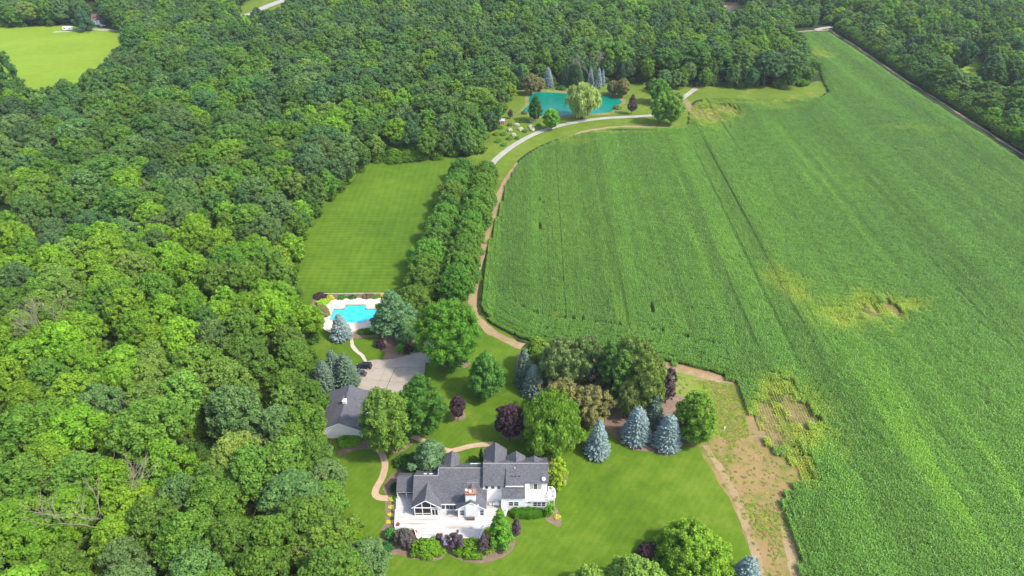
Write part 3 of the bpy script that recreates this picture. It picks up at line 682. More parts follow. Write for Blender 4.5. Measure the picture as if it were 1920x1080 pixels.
# ------------------------------------------------------------------ the woods
FORV = []   # crowns about R=5.5, H=18 for the near woods
for i, (shp, nl, lr, leaf, n, lump) in enumerate([('dome', 170, .145, .46, 12500, .15), ('round', 150, .155, .46, 12500, .18), ('egg', 160, .14, .44, 12500, .18), ('dome', 210, .125, .42, 14000, .16), ('round', 120, .17, .50, 11000, .22), ('dome', 190, .135, .44, 12500, .20), ('egg', 140, .15, .46, 12000, .24), ('dome', 150, .15, .48, 11500, .13)]):
    FORV.append(crown_mesh('broadleaf_crown', M['leaf'], seed=40 + i, R=5.5, z0=6.5 if shp != 'egg' else 4.5, z1=18, shape=shp, nl=nl, lr=lr, leaf=leaf, n=n, lump=lump))
FARV = []
for i, (shp, nl, lr, leaf, n, lump) in enumerate([('dome', 90, .17, .60, 4400, .13), ('round', 84, .18, .60, 4400, .16), ('egg', 90, .165, .58, 4400, .15), ('dome', 110, .15, .56, 4800, .18), ('round', 70, .2, .66, 3800, .15)]):
    FARV.append(crown_mesh('woods_crown', M['leaf'], seed=60 + i, R=5.5, z0=4.5, z1=18, shape=shp, nl=nl, lr=lr, leaf=leaf, n=n, lump=lump))
FTR = [trunk_mesh('trunk', 15, .28, 6, seed=i, spread=.5) for i in range(3)]

wood = W([(-900, 1500), (690, 1500), (706, 1145), (703, 1062), (662, 995), (630, 905), (608, 862), (598, 800), (584, 750), (584, 715), (592, 668), (590, 634), (580, 606), (552, 578), (556, 512), (568, 440), (608, 388), (655, 345), (690, 312), (860, 296), (900, 290), (925, 255), (940, 220), (962, 178), (985, 156), (1200, 156), (1232, 180), (1292, 167), (1320, 164), (1420, 168), (1500, 169), (1527, 156), (1524, 130), (1508, 100), (1482, 66), (1480, 54), (1560, 47), (1595, 72), (1648, 105), (1735, 163), (1835, 220), (1935, 296), (2250, 480), (3200, 500), (3000, -110), (-1000, -110)])
openp = [W([(-600, 45), (0, 53), (125, 50), (250, 66), (252, 100), (238, 130), (215, 165), (150, 200), (60, 225), (-20, 215), (-600, 260)]),
         W([(1765, 165), (1780, 122), (1800, 104), (1845, 104), (1845, 150), (1805, 172)]),
         W([(-80, 385), (35, 385), (45, 425), (25, 470), (-80, 480)]),
         W([(100, 75), (100, 45), (200, 50), (260, 70)]),
         W([(445, 62), (440, 20), (480, -8), (620, -16), (600, 18), (545, 40), (520, 62)]),
         W([(165, 50), (165, 5), (205, 5), (205, 55)]), W([(285, 25), (300, -5), (420, -5), (390, 25)]),
         W([(1338, 52), (1345, 4), (1397, 4), (1397, 52)]),
         W([(1862, 200), (1862, 168), (1888, 168), (1888, 203)]), W([(590, 735), (600, 640), (690, 660), (670, 740)]), W([(1812, 184), (1812, 152), (1845, 156), (1845, 186)])]
def build_woods():
    rg = np.random.default_rng(21)
    # blue-noise placing, wider apart for broad trees; far woods a little coarser
    cell = 6.0; grid = {}; out = []
    ymax = 900; xs = rg.uniform(-720, 760, 52000); ys = rg.uniform(78, ymax, 52000)
    ok = inpoly(xs, ys, wood)
    for q in openp: ok &= ~inpoly(xs, ys, q)
    px, py, d = projn(xs, ys, 8 + 0 * xs); ok &= (px > -110) & (px < 2030) & (py > -75) & (py < 1300)
    xs, ys = xs[ok], ys[ok]
    de = polydist(xs, ys, wood)
    sizef = vnoise(xs, ys, 30, 31)
    for x, y, e, sf in zip(xs, ys, de, sizef):
        Rr = (4.6 + 3.4 * sf * sf + rg.uniform(0, 2.2)) * (1.0 if y < 300 else 1.22)
        if e < 7: Rr = min(Rr, 5.0)
        gx, gy = int(x // cell), int(y // cell); bad = False
        for a in range(-3, 4):
            for b in range(-3, 4):
                for (u, v, r2) in grid.get((gx + a, gy + b), ()):
                    if (u - x) ** 2 + (v - y) ** 2 < (.56 * (Rr + r2)) ** 2: bad = True; break
                if bad: break
            if bad: break
        if bad: continue
        grid.setdefault((gx, gy), []).append((x, y, Rr)); out.append((x, y, Rr, e))
    A = np.array(out); x, y, Rr, e = A.T; n = len(A)
    H = (13.5 + 1.0 * (Rr - 4) + 3.5 * vnoise(x, y, 40, 33) + rg.uniform(-1.8, 2.6, n)) * np.where(e < 6, .86, 1.0)
    right = x > 190; H = np.where(right & (e < 25), H * .72, H)
    # species colours; the darker ones also carry painted cloud shade
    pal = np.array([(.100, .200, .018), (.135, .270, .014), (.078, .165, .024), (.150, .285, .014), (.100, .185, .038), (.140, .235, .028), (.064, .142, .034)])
    names = ['mid green', 'bright green', 'dark green', 'yellow-green', 'grey-green', 'olive green', 'deep blue-green']
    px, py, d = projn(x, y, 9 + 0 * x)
    cloud_shade = inpoly(px, py, [(-100, 170), (260, 150), (420, 60), (700, 60), (900, 60), (940, 170), (760, 250), (560, 260), (420, 300), (300, 420), (-100, 400)])  # cloud shadow over these woods, painted by picking darker crown colours
    bright = np.clip((py - 130) / 420, 0, 1) * .36 - .10 * cloud_shade * 1.3 + .55 * vnoise(x, y, 34, 35) + rg.normal(0, .17, n)
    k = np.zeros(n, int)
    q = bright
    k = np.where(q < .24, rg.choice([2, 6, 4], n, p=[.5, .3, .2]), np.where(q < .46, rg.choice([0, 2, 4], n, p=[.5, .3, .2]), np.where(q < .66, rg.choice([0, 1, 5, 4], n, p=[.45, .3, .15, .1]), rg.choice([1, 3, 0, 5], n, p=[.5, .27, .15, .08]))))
    # the big even canopy of dark mid green at the bottom by the house
    oak = inpoly(px, py, [(740, 1150), (740, 1000), (650, 700), (480, 600), (380, 640), (330, 760), (430, 860), (250, 960), (200, 1200)])
    k = np.where(oak, rg.choice([0, 4], n, p=[.75, .25]), k)
    yg = inpoly(px, py, [(330, 820), (330, 740), (440, 700), (540, 740), (560, 850), (420, 880)]); k = np.where(yg & (rg.random(n) < .8), 5, k)
    lm = inpoly(px, py, [(300, 600), (330, 420), (420, 440), (560, 470), (560, 560), (470, 640)]); k = np.where(lm & (rg.random(n) < .7), rg.choice([1, 3], n), k)
    left = inpoly(px, py, [(-200, 1200), (-200, 640), (170, 600), (160, 1200)]); k = np.where(left & (rg.random(n) < .75), rg.choice([1, 3, 0], n), k)
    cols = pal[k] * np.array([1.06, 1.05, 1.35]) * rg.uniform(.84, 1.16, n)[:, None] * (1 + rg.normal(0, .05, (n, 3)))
    rz = rg.uniform(0, 6.28, n); vi = rg.integers(0, 8, n); vi[oak] = rg.choice([3, 5, 0], n)[oak]
    sR = Rr / 5.5; sc = np.stack([sR, sR, H / 18], 1)
    size = Rr * FPX / d; vis = (px > -20) & (px < 1940) & (py > -20) & (py < 1120)
    size = np.where(vis, size, 0); order = np.argsort(-size); NI = 285
    ind = np.zeros(n, bool); ind[order[:NI]] = True
    # individuals
    lms = [('the white garage', *P(640, 830)), ('the swimming pool', *P(660, 600)), ('the mown back lawn', *P(580, 440)), ('the house deck', *P(720, 1000)), ('the bare dead tree', *P(110, 640)), ('the bottom left corner', *P(0, 1080)), ("the back lawn's far end", *P(700, 330)), ('the forked leafless tree', *P(225, 950)), ('the parking court', *P(600, 690))]
    groups = {}
    idxs = [i for i in range(n) if ind[i]]
    for i in idxs:
        dd = [(math.hypot(x[i] - a, y[i] - b), nm, a, b) for nm, a, b in lms]; dmin, nm, a, b = min(dd)
        groups.setdefault((nm, names[k[i]]), []).append((dmin, i, x[i] - a, y[i] - b))
    ordn = ['nearest', 'second nearest', 'third nearest', 'fourth nearest', 'fifth nearest', 'sixth nearest', 'seventh nearest', 'eighth nearest', 'ninth nearest', 'tenth nearest', 'eleventh nearest', 'twelfth nearest'] + ['%dth nearest' % q for q in range(13, 80)]
    lab = {}
    for (nm, cn), L in groups.items():
        L.sort()
        for r, (dm, i, dx, dy) in enumerate(L):
            sz = 'broad' if Rr[i] > 6.2 else ('slim' if Rr[i] < 4.6 else 'round-topped')
            lab[i] = '%s %s woods tree, %s of its colour to %s' % (sz, cn, ordn[r], nm)
    for i in idxs:
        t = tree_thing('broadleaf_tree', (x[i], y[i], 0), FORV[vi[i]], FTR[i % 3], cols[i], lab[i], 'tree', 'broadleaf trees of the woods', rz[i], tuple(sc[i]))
    far = ~ind
    print('woods', n, 'individual', len(idxs))
    pts = np.stack([x, y, np.zeros(n)], 1)
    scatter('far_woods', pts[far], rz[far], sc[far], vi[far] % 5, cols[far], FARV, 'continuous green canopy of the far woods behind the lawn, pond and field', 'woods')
    # understorey that closes the gaps between trunks
    m = 9000; ux = np.concatenate([rg.uniform(-720, 760, m * 3), rg.uniform(-290, 0, m)]); uy = np.concatenate([rg.uniform(78, 880, m * 3), rg.uniform(80, 340, m)]); ok = inpoly(ux, uy, wood) 
    for qq in openp[:-3]: ok &= ~inpoly(ux, uy, qq)
    a, b, d2 = projn(ux, uy, 2 + 0 * ux); ok &= (a > -60) & (a < 1980) & (b > -40) & (b < 1200); ok &= rg.random(m * 4) < .75
    ux, uy = ux[ok], uy[ok]; su = rg.uniform(.4, .75, len(ux))
    hc = smooth_loop(W([(1562, 54), (1604, 82), (1655, 116), (1726, 163), (1806, 213), (1926, 291), (2010, 345)]), False, 60)
    hx = np.array([q.x for q in hc for _ in range(3)]) + rg.uniform(2.0, 7.5, len(hc) * 3); hy = np.array([q.y for q in hc for _ in range(3)]) + rg.uniform(-2, 2, len(hc) * 3)
    ux = np.concatenate([ux, hx]); uy = np.concatenate([uy, hy]); su = np.concatenate([su, rg.uniform(.42, .8, len(hx))])
    mm = len(ux); kk = rg.choice([0, 2, 1, 5], mm)
    scatter('woodland_undergrowth', np.stack([ux, uy, -1.2 + 0 * ux], 1), rg.uniform(0, 6, mm), np.stack([su * .9, su * .9, su * .55], 1), rg.integers(0, 5, mm), pal[kk] * .95, FARV, 'leafy undergrowth closing the gaps beneath the woods', 'undergrowth')
build_woods()

# ------------------------------------------------------------------ trees and shrubs one can point at
def place(pxc, top, bot, wid, full=.6, shape='spruce', z0=.12, sy=1.0):
    """ground point, height and radius of a plant from its outline in the survey photo"""
    mid = (top + bot) / 2; s_ = scl(mid); R = wid / 2 / s_; dd = dep(mid); sn, cs = math.sin(dd) * sy, math.cos(dd)
    if shape in ('round', 'egg', 'vase', 'column'):
        h2 = (bot - top) / 2 / s_; c = math.sqrt(max(h2 * h2 - (R * sn) ** 2, (.35 * R * cs) ** 2)) / cs
        H = 2 * c / (1 - z0); by = mid + s_ * cs * (H - c); x, y = P(pxc, by); return x, y, H, R
    by = bot - (.92 if shape == 'dome' else full) * R * s_ * sn
    if shape == 'dome':
        up = (by - top) / s_; H = math.sqrt(max(up * up - (R * sn) ** 2, (.5 * R * cs) ** 2)) / cs; x, y = P(pxc, by); return x, y, max(H, .4), R
    x, y = P(pxc, by); lo, hi = .3, 40
    for _ in range(40):
        m_ = (lo + hi) / 2
        if projn(x, y, m_)[1] > top: lo = m_
        else: hi = m_
    return x, y, max(lo, .5), R
GAIN = 1.45
C_ = dict(blue=(.20, .275, .268), bluegreen=(.10, .165, .13), greygreen=(.085, .145, .07), green=(.07, .165, .018), bright=(.10, .24, .016), yellowg=(.16, .27, .020), dark=(.035, .095, .020),
          mid=(.055, .14, .018), purple=(.052, .030, .036), purplegrey=(.085, .060, .072), brown=(.15, .148, .055), olive=(.11, .16, .045), willow=(.24, .30, .085), yellow=(.55, .48, .03), pine=(.075, .15, .060), hedge=(.080, .165, .008), lime=(.20, .36, .02))
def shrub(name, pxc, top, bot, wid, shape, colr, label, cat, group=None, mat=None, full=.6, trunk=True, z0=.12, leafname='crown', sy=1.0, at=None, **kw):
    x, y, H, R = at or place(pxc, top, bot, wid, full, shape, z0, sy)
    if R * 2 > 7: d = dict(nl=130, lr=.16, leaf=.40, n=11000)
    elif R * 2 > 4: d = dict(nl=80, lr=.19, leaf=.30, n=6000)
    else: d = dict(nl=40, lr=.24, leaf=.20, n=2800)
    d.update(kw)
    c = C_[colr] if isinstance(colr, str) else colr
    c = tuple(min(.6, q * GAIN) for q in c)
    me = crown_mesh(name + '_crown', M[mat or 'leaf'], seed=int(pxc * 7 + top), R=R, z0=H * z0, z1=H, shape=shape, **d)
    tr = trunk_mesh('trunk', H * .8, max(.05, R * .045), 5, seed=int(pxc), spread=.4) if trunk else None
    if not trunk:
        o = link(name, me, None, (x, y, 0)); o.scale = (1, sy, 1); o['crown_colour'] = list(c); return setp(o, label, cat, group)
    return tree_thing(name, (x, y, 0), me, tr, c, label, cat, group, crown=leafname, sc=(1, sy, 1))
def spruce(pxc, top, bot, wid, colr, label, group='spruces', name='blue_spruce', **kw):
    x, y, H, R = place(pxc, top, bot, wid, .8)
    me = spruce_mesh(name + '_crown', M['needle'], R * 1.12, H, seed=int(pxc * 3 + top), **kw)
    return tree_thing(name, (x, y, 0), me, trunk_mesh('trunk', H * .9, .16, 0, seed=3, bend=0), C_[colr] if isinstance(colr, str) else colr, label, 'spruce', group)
g1 = 'spruces in the garden'
spruce(1119, 785, 863, 46, 'blue', 'conical silver-blue spruce standing alone on the lawn right of the big weeping tree', g1, full=.75)
spruce(1191, 763, 838, 50, (.19, .26, .255), 'broad silver-blue spruce with green shrub at its foot, left of the pair by the mulch', g1, full=.5)
spruce(1249, 778, 850, 47, 'blue', 'rounded silver-blue spruce in its mulch ring beside the yellow-green tree', g1, full=.45)
spruce(1224, 740, 805, 36, (.11, .17, .12), 'small grey-green spruce behind and between the two broad blue spruces', g1, name='green_spruce')
spruce(1001, 683, 748, 43, (.15, .22, .17), 'grey-green spruce at the front left corner of the grove', g1, name='green_spruce', full=.6)
spruce(983, 654, 728, 34, (.11, .165, .115), 'narrow green spruce at the far left edge of the grove', g1, name='green_spruce')
spruce(1022, 650, 722, 30, 'blue', 'narrow blue spruce half hidden behind the grove edge', g1)
spruce(641, 587, 642, 38, 'blue', 'blue spruce standing at the near left corner of the swimming pool', g1)
spruce(1397, 1047, 1105, 52, 'blue', 'blue spruce at the bottom edge by the wheel track', g1, full=.5)
spruce(611, 675, 737, 42, (.105, .16, .105), 'grey-green spruce on the left of the three behind the garage', g1, name='green_spruce')
spruce(630, 655, 722, 40, (.11, .165, .11), 'tallest and middle green spruce of the three behind the garage', g1, name='green_spruce')
spruce(653, 662, 730, 44, (.10, .16, .095), 'grey-green spruce beside the parked cars, right of the three', g1, name='green_spruce')
g2 = 'spruces behind the pond'
spruce(1027, 125, 165, 20, 'blue', 'lone blue spruce behind the left end of the pond', g2)
spruce(1106, 124, 162, 13, 'blue', 'narrow blue spruce behind the pond, left of three', g2)
spruce(1121, 126, 166, 14, 'blue', 'blue spruce behind the pond, middle of three', g2)
spruce(1129, 129, 162, 10, (.17, .24, .26), 'thinnest blue spruce behind the pond, right of three', g2)
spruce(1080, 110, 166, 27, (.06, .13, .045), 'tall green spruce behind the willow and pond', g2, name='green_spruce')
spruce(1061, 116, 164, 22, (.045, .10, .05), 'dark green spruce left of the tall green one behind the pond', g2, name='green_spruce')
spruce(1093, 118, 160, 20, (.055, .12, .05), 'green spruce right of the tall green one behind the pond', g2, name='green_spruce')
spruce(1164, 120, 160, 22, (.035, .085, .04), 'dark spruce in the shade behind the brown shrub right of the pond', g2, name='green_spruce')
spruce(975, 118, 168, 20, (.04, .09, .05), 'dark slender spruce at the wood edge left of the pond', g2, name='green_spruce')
def pine(pxc, top, bot, wid, colr, label, **kw):
    return shrub('pine_tree', pxc, top, bot, wid, kw.pop('shape', 'cone'), colr, label, 'pine', 'pines in the garden', mat='needle', lump=kw.pop('lump', .34), elong=2.4, tilt=.75, flat=.62, leaf=kw.pop('leaf', .5), lr=.20, nl=142, n=10500, **kw)
pine(741, 541, 640, 76, 'pine', 'large soft blue-green pine leaning over the right side of the swimming pool')
pine(764, 596, 648, 40, (.085, .165, .05), 'smaller pale green pine in front of the big pine')
pine(808, 822, 886, 52, (.078, .145, .058), 'blue-green pine behind the left end of the house', shape='egg')
shrub('yew_bush', 774, 852, 892, 48, 'dome', (.030, .085, .014), 'dark green spreading yew beside the blue-green pine at the house', 'yew', elong=2.0, mat='needle', lump=.35)
# deciduous garden trees
T = 'trees in the garden'
shrub('maple_tree', 845, 566, 690, 112, 'round', (.066, .165, .013), 'large round bright green tree at the end of the avenue, right of the parking court', 'tree', T, z0=.10, nl=195, n=17000, lr=0.136, lump=.14)
shrub('linden_tree', 912, 655, 744, 70, 'egg', (.060, .150, .022), 'egg-shaped green tree alone on the lawn left of the grove', 'tree', T, z0=.06, nl=135, n=10000, lr=0.152)
shrub('plum_tree', 859, 742, 782, 31, 'round', 'purple', 'small round purple-leaved tree in a pink mulch ring on the lawn', 'tree', T, z0=.22)
shrub('plum_tree', 956, 758, 820, 50, 'round', 'purple', 'larger round purple-leaved tree on the lawn behind the house', 'tree', T, z0=.18)
shrub('weeping_tree', 1035, 749, 888, 124, 'round', (.125, .225, .024), 'big yellow-green weeping tree behind the right end of the house', 'tree', T, z0=.03, nl=165, lr=0.152, n=26000, droop=1.1, core=.6, at=(P(1032, 845)[0], 130.0, 19.0, 8.3), elong=2.2, leaf=.5, lump=.2, tilt=.7)
shrub('boxelder_bush', 1044, 858, 914, 34, 'column', (.19, .27, .02), 'yellow-green upright bush against the right gable end of the house', 'bush', T, z0=.02)
shrub('crabapple_tree', 1056, 710, 795, 84, 'round', (.150, .145, .045), 'wide olive-brown crabapple at the front of the grove, left half', 'tree', T, z0=.08, nl=120, n=9500, lr=0.152, lump=.25)
shrub('crabapple_tree', 1108, 722, 800, 70, 'round', (.150, .142, .048), 'wide olive-brown crabapple at the front of the grove, right half', 'tree', T, z0=.08, nl=105, n=8500, lr=0.152, lump=.25)
shrub('hornbeam_tree', 1006, 627, 690, 58, 'egg', (.12, .20, .022), 'round green tree with yellow top at the back left of the grove', 'tree', T)
shrub('birch_tree', 1050, 632, 728, 74, 'round', (.125, .180, .058), 'grey-green airy tree in the middle left of the grove', 'tree', T, droop=1.0, elong=1.8, nl=120, n=9500)
shrub('birch_tree', 1090, 632, 722, 74, 'round', (.11, .165, .05), 'grey-green airy tree in the grove, in front of the thin purple one', 'tree', T, droop=1.0, elong=1.8, nl=120, n=9500)
shrub('beech_tree', 1103, 628, 672, 20, 'column', 'purplegrey', 'thin dark purple tree poking up at the back of the grove', 'tree', T)
shrub('beech_tree', 1120, 684, 740, 40, 'round', (.06, .045, .040), 'dull purple tree low in the middle of the grove', 'tree', T, z0=.2)
shrub('beech_tree', 1248, 690, 748, 27, 'column', 'purplegrey', 'upright purple-leaved column tree at the right edge of the grove', 'tree', T)
shrub('cypress_tree', 1136, 642, 738, 54, 'egg', (.055, .125, .022), 'dark green oval tree in the middle of the grove', 'tree', T, nl=120, n=9000)
shrub('cypress_tree', 1160, 656, 752, 56, 'egg', (.075, .150, .026), 'olive green oval tree in front of the dark oval one', 'tree', T, nl=120, n=9000)
shrub('birch_tree', 1180, 633, 738, 84, 'round', (.115, .175, .038), 'tallest olive green tree at the back right of the grove', 'tree', T, droop=.8, elong=1.6, nl=135, n=11000)
shrub('birch_tree', 1206, 668, 768, 68, 'round', (.135, .19, .04), 'olive green tree leaning to the right side of the grove', 'tree', T, droop=.8, elong=1.6, nl=120, n=9500)
shrub('birch_tree', 1176, 712, 778, 46, 'round', (.145, .190, .050), 'pale olive tree at the front of the grove beside the bare mulch', 'tree', T, droop=.8, elong=1.6)
shrub('pear_tree', 1296, 737, 832, 76, 'round', (.105, .195, .018), 'round green tree with yellow sprays right of the blue spruces', 'tree', T, z0=.03, nl=150, n=12500, lr=0.144, lump=.12)
shrub('pear_tree', 730, 733, 848, 92, 'round', (.095, .165, .022), 'green tree with yellowing sprays between garage and garden path', 'tree', T, z0=.10, nl=165, n=14000, lr=0.144)
shrub('ash_tree', 794, 710, 815, 86, 'round', (.045, .115, .014), 'dark green round tree at the near edge of the parking court', 'tree', T, z0=.10, nl=150, n=12500, lr=0.144)
shrub('viburnum_bush', 1298, 982, 1118, 146, 'dome', (.125, .225, .016), 'big rounded yellow-green tree at the bottom edge of the lawn', 'tree', T, z0=.0, nl=225, n=21000, lr=0.120, lump=.12)
shrub('viburnum_bush', 1190, 1047, 1180, 128, 'dome', (.135, .225, .035), 'pale yellow-green tree cut off by the bottom edge', 'tree', T, z0=.0, nl=180, n=15000, lr=0.128)
shrub('viburnum_bush', 1110, 1062, 1150, 90, 'dome', (.15, .24, .035), 'low yellow-green bush cut off by the bottom edge, left of the pale tree', 'bush', T, z0=.0)
shrub('plum_tree', 1215, 1018, 1055, 40, 'dome', 'purple', 'purple bush behind the big yellow-green tree at the bottom edge', 'bush', T)
shrub('cherry_tree', 776, 905, 760 + 200, 1, 'round', 'green', 'x', 'x') if False else None
# around the house
Hs = 'shrubs around the deck'
shrub('magnolia_tree', 938, 955, 1034, 52, 'cone', (.075, .190, .016), 'bright green large-leaved tree hiding the right corner of the deck', 'tree', None, z0=.02, leaf=.5, n=5500, nl=90)
shrub('smoke_bush', 968, 972, 1008, 20, 'dome', 'purplegrey', 'purple bush behind the large-leaved tree, on its right', 'bush', Hs)
shrub('smoke_bush', 762, 993, 1034, 35, 'dome', (.085, .075, .070), 'purple and green bush at the left corner of the lower deck', 'bush', Hs, elong=2, lump=.3)
shrub('smoke_bush', 855, 996, 1031, 30, 'round', 'purplegrey', 'purple bush just right of the deck steps', 'bush', Hs, elong=2, lump=.3, full=.5)
shrub('smoke_bush', 824, 1000, 1016, 13, 'round', 'purplegrey', 'small purple bush just left of the deck steps', 'bush', Hs)
shrub('smoke_bush', 908, 1000, 1036, 25, 'egg', (.08, .06, .06), 'purple bush between the right mounded juniper and the large-leaved tree', 'bush', Hs, lump=.3)
shrub('juniper_mound', 801, 1010, 1049, 62, 'dome', 'hedge', 'low mounded bright green juniper left of the deck steps', 'shrub', Hs, trunk=False, z0=0, elong=1.6, mat='needle', sy=.62, nl=90, n=7000, lr=0.160)
shrub('juniper_mound', 884, 1010, 1051, 70, 'dome', 'hedge', 'low mounded bright green juniper right of the deck steps', 'shrub', Hs, trunk=False, z0=0, elong=1.6, mat='needle', sy=.62, nl=90, n=7500, lr=0.160)
shrub('boxwood_ball', 732, 988, 1011, 23, 'round', (.055, .17, .03), 'clipped green ball bush at the left foot of the deck', 'shrub', Hs, trunk=False, z0=0, lump=.05)
shrub('boxwood_ball', 758, 987, 1000, 14, 'round', (.06, .16, .014), 'green bush showing above the purple one at the lower deck corner', 'shrub', Hs, trunk=False, z0=0)
shrub('boxwood_ball', 729, 1014, 1034, 24, 'dome', (.04, .125, .03), 'low blue-green bush below the clipped ball', 'shrub', Hs, trunk=False, z0=0)
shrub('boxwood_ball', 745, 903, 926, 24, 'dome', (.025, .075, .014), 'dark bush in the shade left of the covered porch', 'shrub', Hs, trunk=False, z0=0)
shrub('boxwood_ball', 741, 928, 938, 11, 'dome', (.06, .18, .012), 'small bright green bush at the end of the garden path', 'shrub', Hs, trunk=False, z0=0)
shrub('arborvitae', 1030, 944, 969, 19, 'round', (.09, .23, .014), 'bright green bush at the right end of the clipped hedge', 'shrub', Hs, trunk=False, z0=0)
shrub('arborvitae', 903, 840, 866, 12, 'cone', (.02, .06, .012), 'dark narrow evergreen behind the house between the two gables', 'shrub', Hs, trunk=False, z0=0)
shrub('arborvitae', 888, 855, 868, 16, 'dome', (.04, .11, .014), 'low green bush behind the middle roof of the house', 'shrub', Hs, trunk=False, z0=0)
shrub('laurel_bush', 655, 823, 842, 44, 'dome', (.10, .24, .012), 'bright green low hedge along the near end wall of the garage', 'hedge', None, trunk=False, z0=0, lump=.1)
def hedge(name, a, b, wid, h, col, label, seed=1, leaf=.24, n=6000):
    """clipped hedge between ground points a and b"""
    rg = np.random.default_rng(seed); a = Vector(a); b = Vector(b); L = (b - a).length; ax = (b - a) / L; ay = Vector((-ax.y, ax.x))
    ang = rg.uniform(0, math.pi, n); s = rg.uniform(0, 1, n); u = (s - .5) * L; ex = np.clip(np.minimum(s, 1 - s) * L / (wid * .5), 0, 1) ** .4
    cy_ = np.cos(ang); sy = np.sin(ang); q = 1 / np.maximum(np.abs(cy_) ** 3.2 + np.abs(sy) ** 3.2, 1e-6) ** (1 / 3.2)
    wob = 1 + .06 * np.sin(u * 1.7 + seed) + .05 * np.sin(u * 3.9); v = cy_ * q * wid / 2 * ex * wob; z = sy * q * h * (.55 + .45 * ex) * wob * rg.uniform(.94, 1.04, n)
    pos = np.stack([u * ax.x + v * ay.x, u * ax.y + v * ay.y, z], 1); nn = np.stack([cy_ * ay.x, cy_ * ay.y, sy], 1) * .5 + rg.normal(size=(n, 3)) * .45
    nn /= np.linalg.norm(nn, axis=1)[:, None]; t = np.cross(nn, rg.normal(size=(n, 3))); t /= np.linalg.norm(t, axis=1)[:, None]; bb = np.cross(nn, t); sz = (leaf * rg.uniform(.6, 1.3, n))[:, None] * .5
    V = np.stack([pos - t * sz, pos + bb * sz, pos + t * sz, pos - bb * sz], 1).reshape(-1, 3); F = np.arange(n * 4).reshape(-1, 4); lv = np.repeat(rg.random(n), 4)
    k = 24; cv = []; cf = []
    for i in range(k + 1):
        s_ = i / k; e_ = min(1, min(s_, 1 - s_) * L / (wid * .5) + .02) ** .4
        for j in range(7):
            t_ = math.pi * j / 6; c1 = math.cos(t_); s1 = math.sin(t_); qq = 1 / (abs(c1) ** 3.2 + abs(s1) ** 3.2) ** (1 / 3.2)
            vv = c1 * qq * wid / 2 * e_ * .92; uu = (s_ - .5) * L * .985; cv.append((uu * ax.x + vv * ay.x, uu * ax.y + vv * ay.y, s1 * qq * h * (.55 + .45 * e_) * .92))
    for i in range(k):
        for j in range(6): o0 = len(V) + i * 7 + j; cf.append([o0, o0 + 1, o0 + 8, o0 + 7])
    V = np.concatenate([V, np.array(cv)]); F = np.concatenate([F, np.array(cf)]); lv = np.concatenate([lv, np.full(len(cv), .3)])
    m = (a + b) / 2; o = link(name, npmesh(name, V, F, M['leaf'], lv), None, (m.x, m.y, 0)); o['crown_colour'] = list(col); return setp(o, label, 'hedge')
hedge('clipped_hedge', P(957, 966), P(1018, 965), 2.6, 1.9, (.07, .19, .010), 'long clipped dark green hedge below the right wing windows', 1, n=9000)
hedge('pool_hedge', P(672, 626), P(718, 622), 2.0, 1.6, (.08, .2, .014), 'green hedge on the near side of the swimming pool', 2)
# bed flowers
fl = [('flower_clump', 733, 939, 9, (.62, .50, .02)), ('flower_clump', 731, 954, 8, (.62, .50, .02)), ('flower_clump', 730, 969, 9, (.62, .5, .02)), ('flower_clump', 728, 983, 9, (.65, .45, .02)), ('flower_clump', 1045, 975, 13, (.55, .47, .05)), ('leafy_clump', 739, 946, 7, (.04, .12, .02)), ('leafy_clump', 737, 961, 7, (.04, .12, .02)), ('leafy_clump', 735, 975, 7, (.04, .12, .02)), ('leafy_clump', 925, 1035, 15, (.15, .26, .02))]
fn = {0: 'nearest the covered porch', 1: 'second from the covered porch', 2: 'second from the clipped ball bush', 3: 'nearest the clipped ball bush', 5: 'nearest the covered porch', 6: 'in the middle', 7: 'nearest the clipped ball bush'}
for i, (nm, a, b, wd, c) in enumerate(fl):
    lb = ('yellow flower clump in the left deck bed, ' + fn[i]) if i < 4 else ('dark green clump in the left deck bed, ' + fn[i]) if 5 <= i < 8 else ('yellow daylily clump in the corner bed past the hedge' if i == 4 else 'yellow-green clump in the bed edge below the large-leaved tree')
    shrub(nm, a, b - wd * .6, b, wd, 'dome', c, lb, 'plant', 'plants in the deck beds', trunk=False, z0=0, leaf=.16, n=900)
# pool surroundings
for a, t_, b, wd, c, lb in [(620, 552, 566, 14, 'yellow', 'bright yellow bush at the far left corner of the pool'), (606, 560, 576, 24, 'lime', 'yellow-green bush left of the pool'), (718, 549, 560, 11, 'yellow', 'small yellow bush at the far right corner of the pool'),
                         (600, 551, 563, 24, 'purple', 'purple bush behind the yellow one at the far left of the pool'), (604, 570, 598, 30, 'brown', 'brownish bush along the left side of the pool'), (640, 555, 565, 20, (.06, .15, .02), 'green plants under the pool fence, left part'),
                         (660, 555, 564, 18, 'dark', 'dark green plants under the pool fence, middle'), (690, 552, 563, 22, (.12, .10, .05), 'reddish plants under the pool fence, right part'), (704, 553, 563, 14, (.07, .17, .02), 'green clump under the pool fence beside the small yellow bush'),
                         (714, 634, 656, 19, 'purple', 'round purple bush in the mulch bed by the parking court'), (752, 643, 664, 17, 'bright', 'bright green bush in the mulch bed by the parking court'), (764, 644, 666, 20, 'purple', 'purple bush beside the bright green one in the mulch bed'),
                         (702, 596, 604, 14, 'purplegrey', 'low purple plants at the right edge of the pool'), (780, 640, 662, 22, (.07, .16, .02), 'green bush where the mulch bed meets the avenue')]:
    shrub('garden_bush', a, t_, b, wd, 'dome', c, lb, 'bush', 'bushes round the pool', trunk=False, z0=0)
